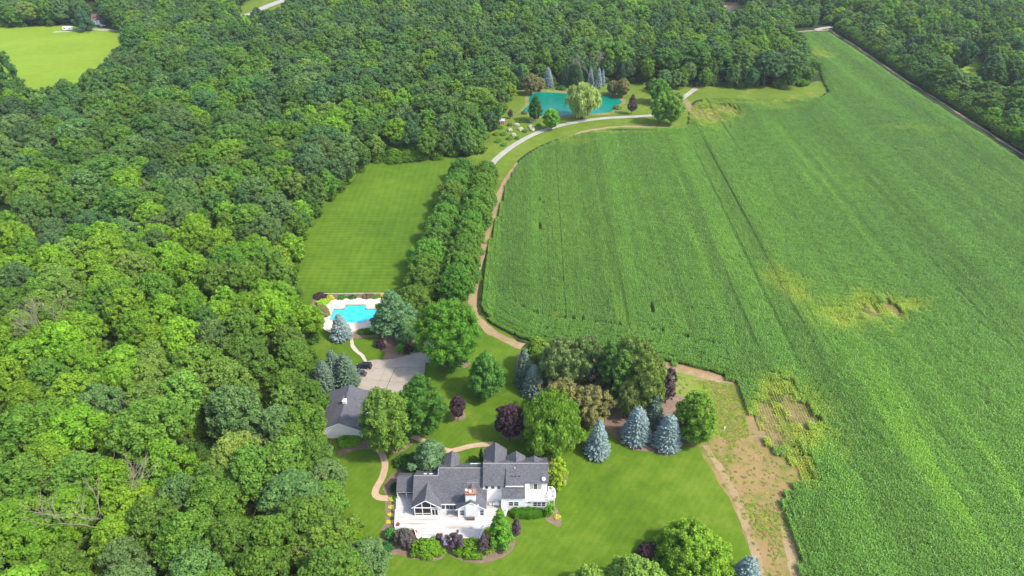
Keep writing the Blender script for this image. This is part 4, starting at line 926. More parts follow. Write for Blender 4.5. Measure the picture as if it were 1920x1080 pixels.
# by the pond
shrub('willow_tree', 1092, 160, 217, 60, 'vase', 'willow', 'pale yellow-green willow with drooping branches in front of the pond', 'willow', None, z0=.12, nl=120, lr=0.160, n=9000, droop=3.0, elong=2.2, leaf=.8, lump=.25, tilt=.7)
shrub('oak_tree', 1003, 181, 223, 26, 'egg', (.035, .10, .020), 'dark green oval tree in front of the left part of the pond', 'tree', 'trees by the pond', leaf=.5)
shrub('maple_tree', 1033, 205, 240, 29, 'round', 'bright', 'bright green round tree between pond and road', 'tree', 'trees by the pond', leaf=.5)
shrub('crabapple_tree', 996, 140, 174, 30, 'round', 'brown', 'brown-leaved tree behind the left end of the pond', 'tree', 'trees by the pond', leaf=.5)
shrub('crabapple_tree', 1012, 146, 168, 20, 'round', (.15, .14, .05), 'smaller brown-leaved tree beside the lone blue spruce', 'tree', 'trees by the pond', leaf=.5)
shrub('crabapple_tree', 1149, 152, 176, 24, 'round', 'brown', 'brown-leaved tree behind the right end of the pond, left one', 'tree', 'trees by the pond', leaf=.5)
shrub('crabapple_tree', 1166, 149, 179, 28, 'round', (.15, .14, .05), 'brown-leaved tree behind the right end of the pond, right one', 'tree', 'trees by the pond', leaf=.5)
shrub('plum_tree', 1184, 178, 209, 17, 'egg', 'purplegrey', 'purple tree on the grass right of the pond', 'tree', 'trees by the pond', z0=.15)
shrub('plum_tree', 957, 205, 220, 11, 'round', 'purplegrey', 'small purple tree near the red shed', 'tree', 'trees by the pond', z0=.15)
shrub('cottonwood_tree', 1236, 178, 226, 36, 'round', (.11, .215, .03), 'light green tree over the road bend, left crown', 'tree', 'trees by the pond', leaf=.5, lump=.25)
shrub('cottonwood_tree', 1258, 176, 228, 38, 'round', (.12, .22, .03), 'light green tree over the road bend, right crown', 'tree', 'trees by the pond', leaf=.5, lump=.25)
shrub('cottonwood_tree', 1233, 150, 190, 38, 'round', (.08, .19, .022), 'bright green tree at the wood edge behind the road bend tree', 'tree', 'trees by the pond', leaf=.5)
shrub('reed_clump', 1158, 196, 206, 16, 'dome', (.13, .19, .03), 'reedy bush growing in the right end of the pond', 'bush', 'trees by the pond', trunk=False, z0=0)
shrub('reed_clump', 984, 207, 215, 13, 'dome', (.10, .18, .03), 'reedy bush at the left tip of the pond', 'bush', 'trees by the pond', trunk=False, z0=0)
shrub('juniper_bush', 1052, 160, 170, 18, 'dome', (.05, .12, .02), 'low green bush behind the pond', 'bush', 'trees by the pond', trunk=False, z0=0)
hp = [(998, 230, 11, 1), (956, 237, 10, 0), (969, 237, 10, 1), (996, 241, 11, 1), (976, 245, 10, 1), (956, 247, 9, 1), (998, 246, 10, 1), (963, 256, 10, 1), (974, 231, 11, 0), (938, 243, 12, 0), (985, 249, 10, 0), (944, 255, 12, 0), (955, 263, 12, 0), (934, 268, 14, 0), (1010, 238, 9, 0), (945, 275, 12, 0), (970, 262, 10, 0), (930, 255, 11, 0)]
ws = ['nearest the bright green tree', 'left of the middle of the bed', 'second row from the road', 'in the centre of the bed', 'at the left side', 'nearest the road', 'lowest in the bed']
wi = gi_ = 0
gl = ['behind the leftmost white one', 'at the back of the bed', 'at the wood edge', 'between white ones', 'left of the lowest white one', 'below the lowest white one', 'at the bottom left by the trees', 'at the right end near the road', 'closest to the road at the lower end', 'right of the lowest white one', 'nearest the red shed side of the wood']
for a, b, wd, wh in hp:
    if wh: lb = 'white flowering hydrangea in the bed beside the road, ' + ws[min(wi, 6)]; wi += 1
    else: lb = 'green shrub in the hydrangea bed, ' + gl[min(gi_, 10)]; gi_ += 1
    shrub('hydrangea' if wh else 'round_shrub', a, b - 7, b, wd, 'dome', (.52, .55, .34) if wh else (.07, .17, .02), lb, 'shrub', 'shrubs in the bed beside the road', trunk=False, z0=0, leaf=.4)
# the avenue: two rows with the drive between
def avenue():
    v = [crown_mesh('avenue_crown', M['leaf'], seed=80 + i, R=6.0, z0=1.4, z1=11.0, shape='dome', nl=150, lr=.15, leaf=.42, n=8500, lump=.16) for i in range(3)]
    tr = trunk_mesh('trunk', 8, .2, 5, seed=9); r = random.Random(4)
    for side, A, B in (('left', (868, 336), (778, 590)), ('right', (913, 340), (857, 560))):
        a = Vector(P(*A)); b = Vector(P(*B)); m = 12
        for i in range(m):
            q = a.lerp(b, i / (m - 1)); q += Vector((r.uniform(-.7, .7), r.uniform(-.9, .9))); f = i / (m - 1); s_ = r.uniform(.90, 1.12) * (1.05 + .12 * f)
            c = [x * r.uniform(.88, 1.12) for x in ((.088, .195, .024) if r.random() < .6 else (.105, .23, .024))]
            lb = 'round green avenue tree in the %s row, %s from the pond end' % (side, ['first', 'second', 'third', 'fourth', 'fifth', 'sixth', 'seventh', 'eighth', 'ninth', 'tenth', 'eleventh', 'last'][i])
            tree_thing('avenue_tree', (q.x, q.y, 0), v[r.randrange(3)], tr, c, lb, 'tree', 'avenue trees along the drive', r.random() * 6, (s_, s_, s_ * r.uniform(.92, 1.1)))
avenue()
# bare trees
def dead_tree(name, pxc, py, H, label, seed, lean=0.0):
    x, y = P(pxc, py); rg = random.Random(seed); mb = MB()
    def grow(p, d, L, r, lev):
        q = p + d * L; mb.bar(p, q, r, 6 if lev < 2 else 4, r * .62)
        if lev >= 5 or r < .02: return
        for k in range(3 if lev < 4 else 2):
            nd = (d + Vector((rg.gauss(0, .5), rg.gauss(0, .5), rg.gauss(.12, .22)))).normalized(); grow(q, nd, L * rg.uniform(.62, .88), r * .64, lev + 1)
    grow(Vector((0, 0, 0)), Vector((lean, 0, 1)).normalized(), H * .36, .24, 0)
    return setp(mb.build(name, M['palebark'], None, (x, y, 0)), label, 'dead tree')
dead_tree('dead_tree', 112, 690, 20, 'leafless grey dead tree sticking out of the left woods', 3)
dead_tree('dead_tree', 228, 1030, 19, 'forked leafless tree with pale branches near the bottom left corner', 9)
dead_tree('dead_tree', 1103, 165, 21, 'grey bare tree in the woods behind the pond spruces', 5)
# single trees on the hay field side and right edge
shrub('oak_tree', 12, 84, 178, 62, 'egg', (.035, .095, .022), 'tall dark tree standing at the left edge of the hay field', 'tree', None, leaf=.7, nl=120, n=8000)
shrub('oak_tree', 1798, 80, 128, 38, 'round', (.035, .095, .028), 'dark round tree beside the small clearing at right', 'tree', None, leaf=.6)
shrub('cedar_tree', 163, 12, 60, 38, 'cone', (.04, .10, .045), 'spreading cedar next to the white camper at the hay field', 'tree', None, leaf=.6, lump=.4)

# ---- weeds on the rough strip beside the corn
def weeds():
    rg = np.random.default_rng(5); v = [crown_mesh('weed_clump', M['leaf'], seed=200 + i, R=.55, z0=0, z1=.5, shape='dome', nl=10, lr=.4, leaf=.2, n=150) for i in range(3)]
    pl = W([(1240, 700), (1376, 722), (1400, 780), (1425, 845), (1500, 895), (1462, 940), (1485, 1010), (1500, 1100), (1440, 1110), (1400, 1000), (1365, 925), (1325, 850), (1310, 780)])
    n = 60000; x = rg.uniform(28, 90, n); y = rg.uniform(85, 170, n); a = vnoise(x, y, 9, 40) * .6 + vnoise(x * 2, y * .5, 5, 41) * .4
    nth = np.clip((y - 125) / 35, 0, 1)
    ok = inpoly(x, y, pl) & (rg.random(n) < np.clip((a - .48 + .14 * nth) * 2.6, .04, .8)); x, y, a = x[ok], y[ok], a[ok]; m = len(x)
    pal_ = np.array([(.22, .28, .035), (.16, .23, .03), (.30, .25, .09), (.28, .19, .09), (.34, .33, .04)]); k = rg.choice(5, m, p=[.36, .28, .15, .12, .09])
    s_ = rg.uniform(.25, .8, m); scatter('weeds', np.stack([x, y, .02 + 0 * x], 1), rg.uniform(0, 6, m), np.stack([s_, s_ * 1.5, s_ * .4], 1), rg.integers(0, 3, m), pal_[k], v, 'patchy yellow-green and rusty weeds on the bare strip between lawn and corn', 'weeds')
weeds()

for (a, b, R__, H__, c, lb) in ((584, 850, 6.0, 17.0, (.10, .20, .02), 'green tree of the woods leaning over the left side of the garage roof'), (596, 905, 5.6, 16.0, (.09, .185, .022), 'green tree at the wood edge left of the hedge by the garage'), (586, 790, 5.2, 15.5, (.085, .18, .02), 'green tree of the wood edge behind the left garage roof')):
    x, y = P(a, b); tree_thing('broadleaf_tree', (x, y, 0), FORV[(int(a) // 2) % 8], FTR[0], c, lb, 'tree', 'broadleaf trees of the woods', a, (R__ / 5.5, R__ / 5.5, H__ / 18))

# ------------------------------------------------------------------ the house
def roof_slab(name, pts, parent, mat=None, th=.16):
    return MB().slab(pts, th).build(name, mat or M['shingle'], parent)
def window(parent, x0, x1, y, z0, z1, n=1, sash=True, curtain=False, out=.05, mat=None):
    """one window frame in a wall that faces the viewer side (-y), its pane a child"""
    f = MB(); fw = .09
    f.box(x0 - fw, x1 + fw, y - out, y + .03, z1, z1 + fw); f.box(x0 - fw, x1 + fw, y - out - .03, y + .03, z0 - fw, z0)
    for x in [x0 - fw + (x1 + fw - (x0 - fw) - fw) * i / n for i in range(n + 1)]: f.box(x, x + fw, y - out, y + .03, z0, z1)
    if sash: f.box(x0, x1, y - out + .02, y + .01, (z0 + z1) / 2 - .03, (z0 + z1) / 2 + .03)
    fo = f.build('window', M['trim'], parent)
    MB().box(x0, x1, y - .015, y + .02, z0, z1).build('pane', mat or (M['curtain'] if curtain else M['pane']), fo)
    return fo
def gable_roof(parent, x0, x1, yf, yb, zr, m, zf=None, ov=.0, name='roof', th=.16, mat=None):
    """ridge along y at height zr from yf to yb, slopes down to x0 and x1"""
    xc = (x0 + x1) / 2; ze = zr - m * (x1 - xc)
    b = MB(); b.slab([(x0, yf, ze), (xc, yf, zr), (xc, yb, zr), (x0, yb, ze)][::1], th); b.slab([(xc, yf, zr), (x1, yf, ze), (x1, yb, ze), (xc, yb, zr)], th)
    o = b.build(name, mat or M['shingle'], parent)
    MB().slab([(xc - .13, yf, zr - .13 * m + .03), (xc, yf, zr + .03), (xc, yb, zr + .03), (xc - .13, yb, zr - .13 * m + .03)], .03).slab([(xc, yf, zr + .03), (xc + .13, yf, zr - .13 * m + .03), (xc + .13, yb, zr - .13 * m + .03), (xc, yb, zr + .03)], .03).build('ridge_cap', M['shingle'], o)
    return o
H0 = empty('house', (-9.0, 112, 0), 0, 'white two-storey house with grey shingle roofs, many gables and a wide white deck', 'house')
HP = empty('tmp', (0, 0, 0)); bpy.data.objects.remove(HP)
class Off: pass
_link = link
def hl(o):      # child meshes are written in site coordinates: put their parent's place back
    o.matrix_parent_inverse = Matrix.Identity(4); o.location = (9.0, -112, 0) if o.parent == H0 else (0, 0, 0); return o
def link(name, me, parent=None, loc=(0, 0, 0)):
    o = _link(name, me, parent, loc)
    if parent is not None and parent in PAR: o.location = tuple(-a for a in PAR[parent])
    return o
PAR = {H0: (-9.0, 112, 0)}
mM, mW = .70, .70
ye, ze = 108.27, 3.6
def zM(y): return ze + mM * (y - ye)
yl, ym = 113.73, 115.25; zl, zm = zM(yl), zM(ym)
def zMb(y, yr, zr): return zr - mM * (y - yr)
# main roof: front plane with the notch of the lower left ridge, two back planes
b = MB()
b.slab([(-24.25, ye, ze), (-6.16, ye, ze), (-6.16, 111.08, zM(111.08)), (-7.12, 111.08, zM(111.08)), (-7.12, ym, zm), (-18.15, ym, zm), (-18.15, yl, zl), (-24.25, yl, zl)], .16)
b.slab([(-24.25, yl, zl), (-18.15, yl, zl), (-18.15, 118.3, zMb(118.3, yl, zl)), (-24.25, 118.3, zMb(118.3, yl, zl))], .16)
b.slab([(-18.15, ym, zm), (-7.12, ym, zm), (-7.12, 119.6, zMb(119.6, ym, zm)), (-18.15, 119.6, zMb(119.6, ym, zm))], .16)
roofM = b.build('roof', M['shingle'], H0)
MB().box(-24.25, -18.2, yl - .13, yl + .13, zl - .02, zl + .045).box(-18.15, -7.15, ym - .13, ym + .13, zm - .02, zm + .045).build('ridge_cap', M['ridge'], roofM)
# gutters
MB().box(-17.2, -13.6, ye - .12, ye - .002, ze - .22, ze - .03).build('gutter', M['trim'], H0)
# walls of the main block (solid up to the roof)
wz = MB(); F0 = .0
def wallblock(mb, x0, x1, y0, y1, zf, zb, ridge=None):
    """block with a roof-shaped top along y; zf,zb eave heights front/back, ridge=(y,z)"""
    prof = [(y0, 0), (y1, 0), (y1, zb)] + ([ridge] if ridge else []) + [(y0, zf)]
    n = len(prof); b = len(mb.v); mb.v += [(x0, a, c) for a, c in prof] + [(x1, a, c) for a, c in prof]
    mb.f.append([b + i for i in reversed(range(n))]); mb.f.append([b + n + i for i in range(n)])
    for i in range(n):
        j = (i + 1) % n; mb.f.append([b + i, b + j, b + n + j, b + n + i])
wallblock(wz, -23.9, -18.3, 108.7, 118.0, zM(108.7) - .2, zMb(118.0, yl, zl) - .2, (yl, zl - .2))
wallblock(wz, -18.3, -6.95, 108.71, 119.3, zM(108.71) - .2, zMb(119.3, ym, zm) - .2, (ym, zm - .2))
wz.build('wall', M['siding'], H0)
for x in (-17.25, -16.15, -15.25, -14.35): window(H0, x, x + .78, 108.7, 1.15, 3.05, 1, False)
# left covered porch
prL = 112.2
b = MB(); b.slab([(-28.75, prL, 3.2), (-24.3, prL, 3.2), (-24.3, 115.3, 3.2 + .7 * 3.1), (-28.75, 115.3, 3.2 + .7 * 3.1)], .14)
b.slab([(-28.75, 115.3, 5.37), (-24.3, 115.3, 5.37), (-24.3, 118.2, 5.37 - .7 * 2.9), (-28.75, 118.2, 5.37 - .7 * 2.9)], .14)
rp = b.build('roof', M['shingle'], H0); MB().box(-28.75, -24.3, 115.18, 115.42, 5.35, 5.41).build('ridge_cap', M['shingle'], rp)
MB().box(-28.7, -24.35, prL + .02, prL + .14, 2.9, 3.12).box(-28.68, -28.56, prL + .14, 118.1, 2.9, 3.12).build('porch_beam', M['trim'], H0)
for x, y in ((-28.55, 112.45), (-26.35, 112.45), (-28.55, 117.9), (-26.35, 117.9)): MB().box(x - .09, x + .09, y - .09, y + .09, .6, 2.95).build('porch_post', M['trim'], H0)
# screened porch gable
xp0, xp1 = -24.3, -17.25; xc = (xp0 + xp1) / 2; zr = 6.55; mp = (zr - 3.85) / (xp1 - xc)
gable_roof(H0, xp0, xp1, 106.9, 112.4, zr, mp)
b = MB(); yv = 106.9
for s_ in (-1, 1): b.slab([(xc, yv - .03, zr + .03), (xc + s_ * (xp1 - xc + .05), yv - .03, zr - mp * (xp1 - xc + .05) + .03), (xc + s_ * (xp1 - xc + .05), yv - .03, zr - mp * (xp1 - xc + .05) - .27), (xc, yv - .03, zr - .27)], .05, (0, 1, 0))
b.build('verge_board', M['trim'], H0)
fy = 107.15; fr = MB(); g0, g1 = -23.75, -17.75; zt = 3.55
def gz(x): return zr - mp * abs(x - xc) - .22
for x, w_ in ((g0, .2), (-21.82, .16), (-19.72, .16), (g1 - .2, .2)): fr.box(x, x + w_, fy, fy + .14, .6, zt)
fr.box(g0, g1, fy - .01, fy + .15, zt - .14, zt + .12)
for x in (-21.75, -19.65): fr.box(x - .09, x + .09, fy + .01, fy + .13, zt + .12, gz(x))
fr.box(g0 + .2, -19.72, fy + .01, fy + .13, 1.35, 1.5); fr.box(g0, g1, fy + .02, fy + .13, .6, .78)
fr.box(-19.56, g1 - .2, fy + .01, fy + .13, 2.95, 3.1); fr.box(-18.82, -18.68, fy + .012, fy + .128, .78, 2.95); fr.box(-19.56, -19.42, fy + .012, fy + .128, .78, 2.95); fr.box(-18.09, -17.95, fy + .012, fy + .128, .78, 2.95)
fr.build('porch_frame', M['trim'], H0)
sc_ = MB(); sc_.face([(g0, fy + .07, .6), (g1, fy + .07, .6), (g1, fy + .07, gz(g1)), (xc, fy + .07, gz(xc)), (g0, fy + .07, gz(g0))]); sc_.box(g0 + .02, g0 + .06, fy + .08, 108.65, .6, 3.4); sc_.box(g1 - .06, g1 - .02, fy + .08, 108.65, .6, 3.4)
sc_.build('insect_screen', M['screen'], H0)
fs = MB()
for y in (107.3, 108.0): fs.box(g0 - .01, g0 + .02, y, y + .1, .6, 3.4).box(g1 - .02, g1 + .01, y, y + .1, .6, 3.4)
fs.build('side_stud', M['trim'], H0)
# fireplace gable
xq0, xq1 = -13.6, -6.15; xcq = -9.85; zq = 6.45; yq = 106.35
mq = (zq - 3.85) / 3.72
gable_roof(H0, xq0, xq1, yq, 112.2, zq, mq)
b = MB()
for s_ in (-1, 1): b.slab([((xq0 + xq1) / 2, yq - .03, zq + .03), ((xq0 + xq1) / 2 + s_ * 3.78, yq - .03, zq - mq * 3.78 + .03), ((xq0 + xq1) / 2 + s_ * 3.78, yq - .03, zq - mq * 3.78 - .25), ((xq0 + xq1) / 2, yq - .03, zq - .25)], .05, (0, 1, 0))
b.build('verge_board', M['trim'], H0)
wb = MB(); xcc = (xq0 + xq1) / 2; pr_ = [(-13.1, .0), (-6.6, .0), (-6.6, zq - mq * 3.25 - .2), (xcc, zq - .2), (-13.1, zq - mq * 3.25 - .2)]
n_ = 5; wb.v += [(a, 106.75, c) for a, c in pr_] + [(a, 109.2, c) for a, c in pr_]; wb.f += [list(range(5)), [9, 8, 7, 6, 5]] + [[(i + 1) % 5, i, 5 + i, 5 + (i + 1) % 5] for i in range(5)]
wb.build('wall', M['siding'], H0)
MB().box(-11.15, -8.05, 106.3, 106.8, 0, 5.3).build('chimney_breast', M['white'], H0)
ch = MB().box(-11.15, -8.75, 107.35, 108.7, 4.8, 8.0).build('chimney', M['white'], H0)
MB().box(-11.25, -8.65, 107.25, 108.8, 8.0, 8.55).build('chimney_cap', M['brick'], ch)
for x in (-10.7, -9.9, -9.2): MB().revolve([(.16, 0), (.13, .35), (.15, .38)], (x, 108.05, 8.55), 10).build('flue', M['path'], ch)
window(H0, -12.55, -11.55, 106.75, 1.3, 3.2, 1, True); window(H0, -7.75, -6.85, 106.75, 1.3, 3.2, 1, True)
# dishes and aerial
def dish(parent, x, y, z, r, pole):
    a = MB().bar((x, y, z), (x, y, z + pole), .03, 6).build('dish_mast', M['galv'], parent)
    d = MB(); dv = Vector((0, -.75, .66)).normalized(); u = dv.orthogonal().normalized(); v = dv.cross(u); c = Vector((x, y - .08, z + pole)); n = 14; b0 = len(d.v)
    for k, (rr, hh) in enumerate(((0.01, 0), (.5, .04), (1, .14))):
        for i in range(n): t = 6.283 * i / n; d.v.append(tuple(c + (u * math.cos(t) + v * math.sin(t)) * rr * r + dv * hh * r * 1.2))
    for k in range(2):
        for i in range(n): j = (i + 1) % n; d.f.append([k * n + i, k * n + j, (k + 1) * n + j, (k + 1) * n + i])
    o = d.build('dish', M['silver'], a); MB().bar(c, c + dv * r * 1.0, .02, 5).build('feed_arm', M['galv'], a)
dish(H0, -10.85, 107.9, 8.55, .34, .75); dish(H0, -9.95, 107.7, 8.55, .36, .55); dish(H0, 7.75, 112.0, 7.9, .5, .55)
an = MB(); ax0 = (-8.9, 108.5, 8.5); an.bar(ax0, (-8.9, 108.5, 11.3), .03, 6); an.bar((-10.6, 108.5, 11.2), (-8.2, 108.5, 11.2), .022, 5)
for i in range(9): an.bar((-10.5 + i * .28, 107.9 - .05 * i, 11.2), (-10.5 + i * .28, 109.1 + .05 * i, 11.2), .015, 4)
an.build('aerial', M['galv'], H0)
# right wing
yr, zrw = 115.5, 9.86
def zW(y): return zrw - mW * (yr - y)
def zS(y): return 9.70 - .52 * (115.27 - y)
b = MB(); b.slab([(-7.15, 111.12, zW(111.12)), (-2.55, 111.12, zW(111.12)), (-2.55, 108.77, zW(108.77)), (3.2, 108.77, zW(108.77)), (3.2, yr, zrw), (-7.15, yr, zrw)], .16)
b.slab([(-7.15, yr, zrw), (8.95, yr, zrw), (8.95, 120.7, zrw - .7 * 5.2), (-7.15, 120.7, zrw - .7 * 5.2)], .16)
rw = b.build('roof', M['shingle'], H0)
MB().box(-7.15, 8.95, yr - .14, yr + .14, zrw - .03, zrw + .05).build('ridge_cap', M['ridge'], rw)
b = MB(); b.slab([(-1.55, 110.68, zS(110.68)), (3.2, 110.68, zS(110.68)), (3.2, 111.3, zS(111.3)), (8.95, 111.3, zS(111.3)), (8.95, 115.42, zS(115.42)), (-1.55, 115.42, zS(115.42))], .18)
b.build('dormer_roof', M['shingle'], H0)
b = MB(); b.face([(-1.45, 110.95, zW(110.95)), (-1.45, 115.0, zW(115.0)), (-1.45, 115.0, zS(115.0) - .1), (-1.45, 110.95, zS(110.95) - .1)]); b.box(-1.44, 3.22, 110.95, 111.05, zW(110.95) - .3, zS(110.95) - .12)
b.build('dormer_wall', M['siding'], H0)
MB().box(-1.6, 2.7, 110.52, 110.675, zS(110.68) - .26, zS(110.68) - .04).build('gutter', M['trim'], H0)
wz = MB(); wallblock(wz, -7.0, -2.5, 111.4, 120.3, zW(111.4) - .2, zrw - .7 * 4.8 - .2, (yr, zrw - .2))
wallblock(wz, -2.5, 3.3, 109.1, 120.3, zW(109.1) - .2, zrw - .7 * 4.8 - .2, (yr, zrw - .2))
wallblock(wz, 3.3, 8.65, 111.6, 120.3, zS(111.6) - .22, zrw - .7 * 4.8 - .2, (yr, zrw - .25))
wz.box(3.3, 8.65, 109.45, 111.6, 0, 3.15); wz.build('wall', M['siding'], H0)
for x in (-6.6, -5.1, -3.6): window(H0, x, x + .78, 111.4, 5.35, 6.35, 1, False)
MB().box(-2.62, -2.5, 109.0, 111.4, .6, 5.0).build('corner_board', M['trim'], H0)
window(H0, -.75, .25, 109.1, 1.9, 3.4, 1, True); window(H0, .55, 1.55, 109.1, 1.9, 3.4, 1, True)
for x in (4.35, 5.35, 6.35): window(H0, x, x + .86, 111.6, 5.0, 7.0, 1, False, curtain=(x != 5.35))
window(H0, 3.95, 4.55, 109.45, 2.35, 2.85, 1, False)
for x in (5.25, 6.25, 7.3): window(H0, x, x + .86, 109.45, 1.3, 2.8, 1, True)
# balcony floor over the lower rooms
MB().box(3.05, 8.95, 109.15, 111.58, 3.15, 3.4).build('balcony_floor', M['deck'], H0)
def railing(pts, z, name='railing', h=.95, parent=None, bal=.28, mat=None):
    r = MB()
    for a, c in zip(pts[:-1], pts[1:]):
        a = Vector((*a, 0)); c = Vector((*c, 0)); L = (c - a).length; d = (c - a) / L; n = Vector((-d.y, d.x, 0))
        def bx(s0, s1, w_, z0, z1):
            p0 = a + d * s0; p1 = a + d * s1; q = [p0 - n * w_, p1 - n * w_, p1 + n * w_, p0 + n * w_]; r.slab([(u.x, u.y, z + z1) for u in q], z1 - z0)
        bx(.04, L - .04, .06, h - .08, h); bx(.04, L - .04, .035, .1, .17)
        k = max(1, round(L / 1.9))
        for i in range(k + 1): s_ = (L - .12) * i / k; bx(s_, s_ + .12, .062, -.02, h + .08)
        m = int(L / bal)
        for i in range(m): s_ = L * (i + .5) / m; bx(s_ - .02, s_ + .02, .018, .17, h - .08)
    return r.build(name, mat or M['trim'], parent)
railing([(3.2, 111.4), (3.2, 109.25), (8.85, 109.25), (8.85, 111.5)], 3.4, parent=H0)
# side platform and its curved rail
pl = [(8.96, 112.9), (10.0, 112.9), (10.6, 112.1), (10.7, 110.6), (10.3, 109.5), (8.96, 109.5)]
MB().slab([(*p, 3.38) for p in pl][::-1], .2).build('side_platform', M['deck'], H0); railing(pl, 3.38, parent=H0)
ps = MB()
for p in ((10.45, 112.0), (10.4, 109.9), (9.2, 109.7)): ps.box(p[0] - .07, p[0] + .07, p[1] - .07, p[1] + .07, 0, 3.2)
ps.build('platform_post', M['trim'], H0)
st_ = MB()
for i in range(12): st_.box(9.0, 10.2, 109.4 - i * .27 - .27, 109.4 - i * .27, 3.1 - i * .26, 3.16 - i * .26)
# cross gables on the back slopes (ridge, half width, back end, pitch)
for x, hw, zr_, yb, m_, base in ((-15.3, 2.0, 8.15, 121.2, .72, 0), (-4.28, 2.95, 9.62, 122.8, .88, 0), (1.02, 2.35, 9.45, 120.0, .80, 0), (5.55, 2.15, 9.3, 118.6, .66, 0)):
    yf_ = (ym if x < -10 else yr) + .35
    gable_roof(H0, x - hw, x + hw, yf_, yb, zr_, m_, name='gable_roof')
    b = MB(); q = [(x - hw + .3, 0), (x + hw - .3, 0), (x + hw - .3, zr_ - m_ * (hw - .3) - .2), (x, zr_ - .2), (x - hw + .3, zr_ - m_ * (hw - .3) - .2)]
    b.v += [(a, yf_ + 1.5, c) for a, c in q] + [(a, yb - .3, c) for a, c in q]; b.f += [[0, 1, 2, 3, 4], [9, 8, 7, 6, 5]] + [[(i + 1) % 5, i, 5 + i, 5 + (i + 1) % 5] for i in range(5)]
    b.build('gable_wall', M['siding'], H0)
# roof furniture
for x in (.05, .85, 1.85): MB().box(x - .17, x + .17, 112.55, 112.9, zS(112.7) - .05, zS(112.7) + .2).build('roof_vent', M['darkmetal'], H0, bevel=.04)
MB().bar((.7, 114.3, zS(114.3)), (.7, 114.3, zS(114.3) + .65), .07, 8).build('vent_pipe', M['trim'], H0)
for x in (-22.0, -20.6):
    zz = zMb(115.2, yl, zl); f = MB().slab([(x, 114.9, zMb(114.9, yl, zl) + .06), (x + .75, 114.9, zMb(114.9, yl, zl) + .06), (x + .75, 115.7, zMb(115.7, yl, zl) + .06), (x, 115.7, zMb(115.7, yl, zl) + .06)], .1).build('skylight', M['trim'], H0)
MB().slab([(-10.6, 118.6, zMb(118.6, ym, zm) + .06), (-8.0, 118.6, zMb(118.6, ym, zm) + .06), (-8.0, 119.3, zMb(119.3, ym, zm) + .06), (-10.6, 119.3, zMb(119.3, ym, zm) + .06)], .1).build('skylight', M['trim'], H0)
# deck (part of the house) with its rails and steps
dk = W([(742.5, 925), (742.0, 960), (740.8, 993), (776, 993), (783, 1013), (898, 1013), (910, 988), (926, 985), (946, 976), (951, 958), (950, 936)], .6)
dkm = MB().slab([(p[0], p[1], .6) for p in dk], .18); deck = dkm.build('deck', M['deck'], H0)
MB().slab([(*p, .42) for p in [(a * .995 - .06, b_ + .15) for a, b_ in dk]], .43).build('deck_skirt', M['white'], H0)
railing(dk[1:5], .6, parent=H0); railing([dk[4], (dk[4][0] + (dk[5][0] - dk[4][0]) * .42, dk[4][1])], .6, parent=H0)
railing([(dk[4][0] + (dk[5][0] - dk[4][0]) * .52, dk[5][1]), dk[5], dk[6]], .6, parent=H0); railing(dk[6:10], .6, parent=H0)
xs0 = dk[4][0] + (dk[5][0] - dk[4][0]) * .425; xs1 = dk[4][0] + (dk[5][0] - dk[4][0]) * .515; sp_ = MB()
for i in range(3): sp_.box(xs0, xs1, dk[4][1] - .32 * (i + 1), dk[4][1] - .32 * i - .004, 0, .45 - .15 * i)
sp_.build('deck_steps', M['white'], H0)
b = MB()
for i in range(3): b.box(dk[8][0] + .02 + .3 * i, dk[8][0] + .3 * (i + 1), dk[8][1] - 2.6, dk[8][1] - .9, 0, .45 - .15 * i)
b.build('side_steps', M['white'], H0)
PAR.clear()
def thing1(mb, name, mat, loc, label, cat, group=None, **k): return setp(mb.build(name, mat, None, loc, **k), label, cat, group)
# things on the deck
bx = empty('deck_box', (*P(883, 973, .6), .6), 0, 'low dark brown covered box in front of the chimney wall', 'box')
MB().box(-.95, .95, -.45, .45, .002, .75).build('body', M['wicker'], bx, bevel=.05); MB().box(-.98, .98, -.48, .48, .752, .80).build('lid', M['wicker'], bx, bevel=.02)
def chair(name, x, y, rz, label):
    e = empty(name, (x, y, .6), rz, label, 'chair', 'white chairs on the deck')
    MB().box(-.28, .28, -.28, .28, .40, .46).build('seat', M['trim'], e); b = MB()
    for i in range(5): b.box(-.27 + i * .115, -.27 + i * .115 + .08, .25, .29, .46, .98)
    b.box(-.28, .28, .24, .295, .98, 1.04); b.build('backrest', M['trim'], e)
    for sx in (-.26, .22):
        for sy in (-.26, .22): MB().box(sx, sx + .05, sy, sy + .05, .002, .40).build('leg', M['trim'], e)
    for sx in (-.33, .28): MB().box(sx, sx + .06, -.3, .26, .62, .66).build('armrest', M['trim'], e)
    return e
x_, y_ = P(930, 948, .6)
tb = empty('deck_table', (x_, y_, .6), 0, 'white patio table between two chairs under the wing windows', 'table')
MB().box(-.75, .75, -.42, .42, .70, .75).build('table_top', M['trim'], tb, bevel=.02)
for sx in (-.68, .62):
    for sy in (-.36, .30): MB().box(sx, sx + .06, sy, sy + .06, .002, .70).build('leg', M['trim'], tb)
chair('deck_chair', x_ - 1.3, y_ + .1, R_(90), 'white chair at the left end of the patio table'); chair('deck_chair', x_ + 1.35, y_ + .05, R_(-90), 'white chair at the right end of the patio table')
chair('deck_chair', x_ + .1, y_ + .85, 0, 'white chair behind the patio table, backing on the wall')
gx, gy = P(939, 945, .6); gr = empty('kettle_grill', (x_ + 2.3, y_ + .9, .6), 0, 'dark barbecue grill against the wing wall of the deck', 'grill')
MB().revolve([(.05, .6), (.26, .68), (.30, .85), (.26, 1.0), (.1, 1.1)], n=14).build('bowl', M['darkmetal'], gr, smooth=True)
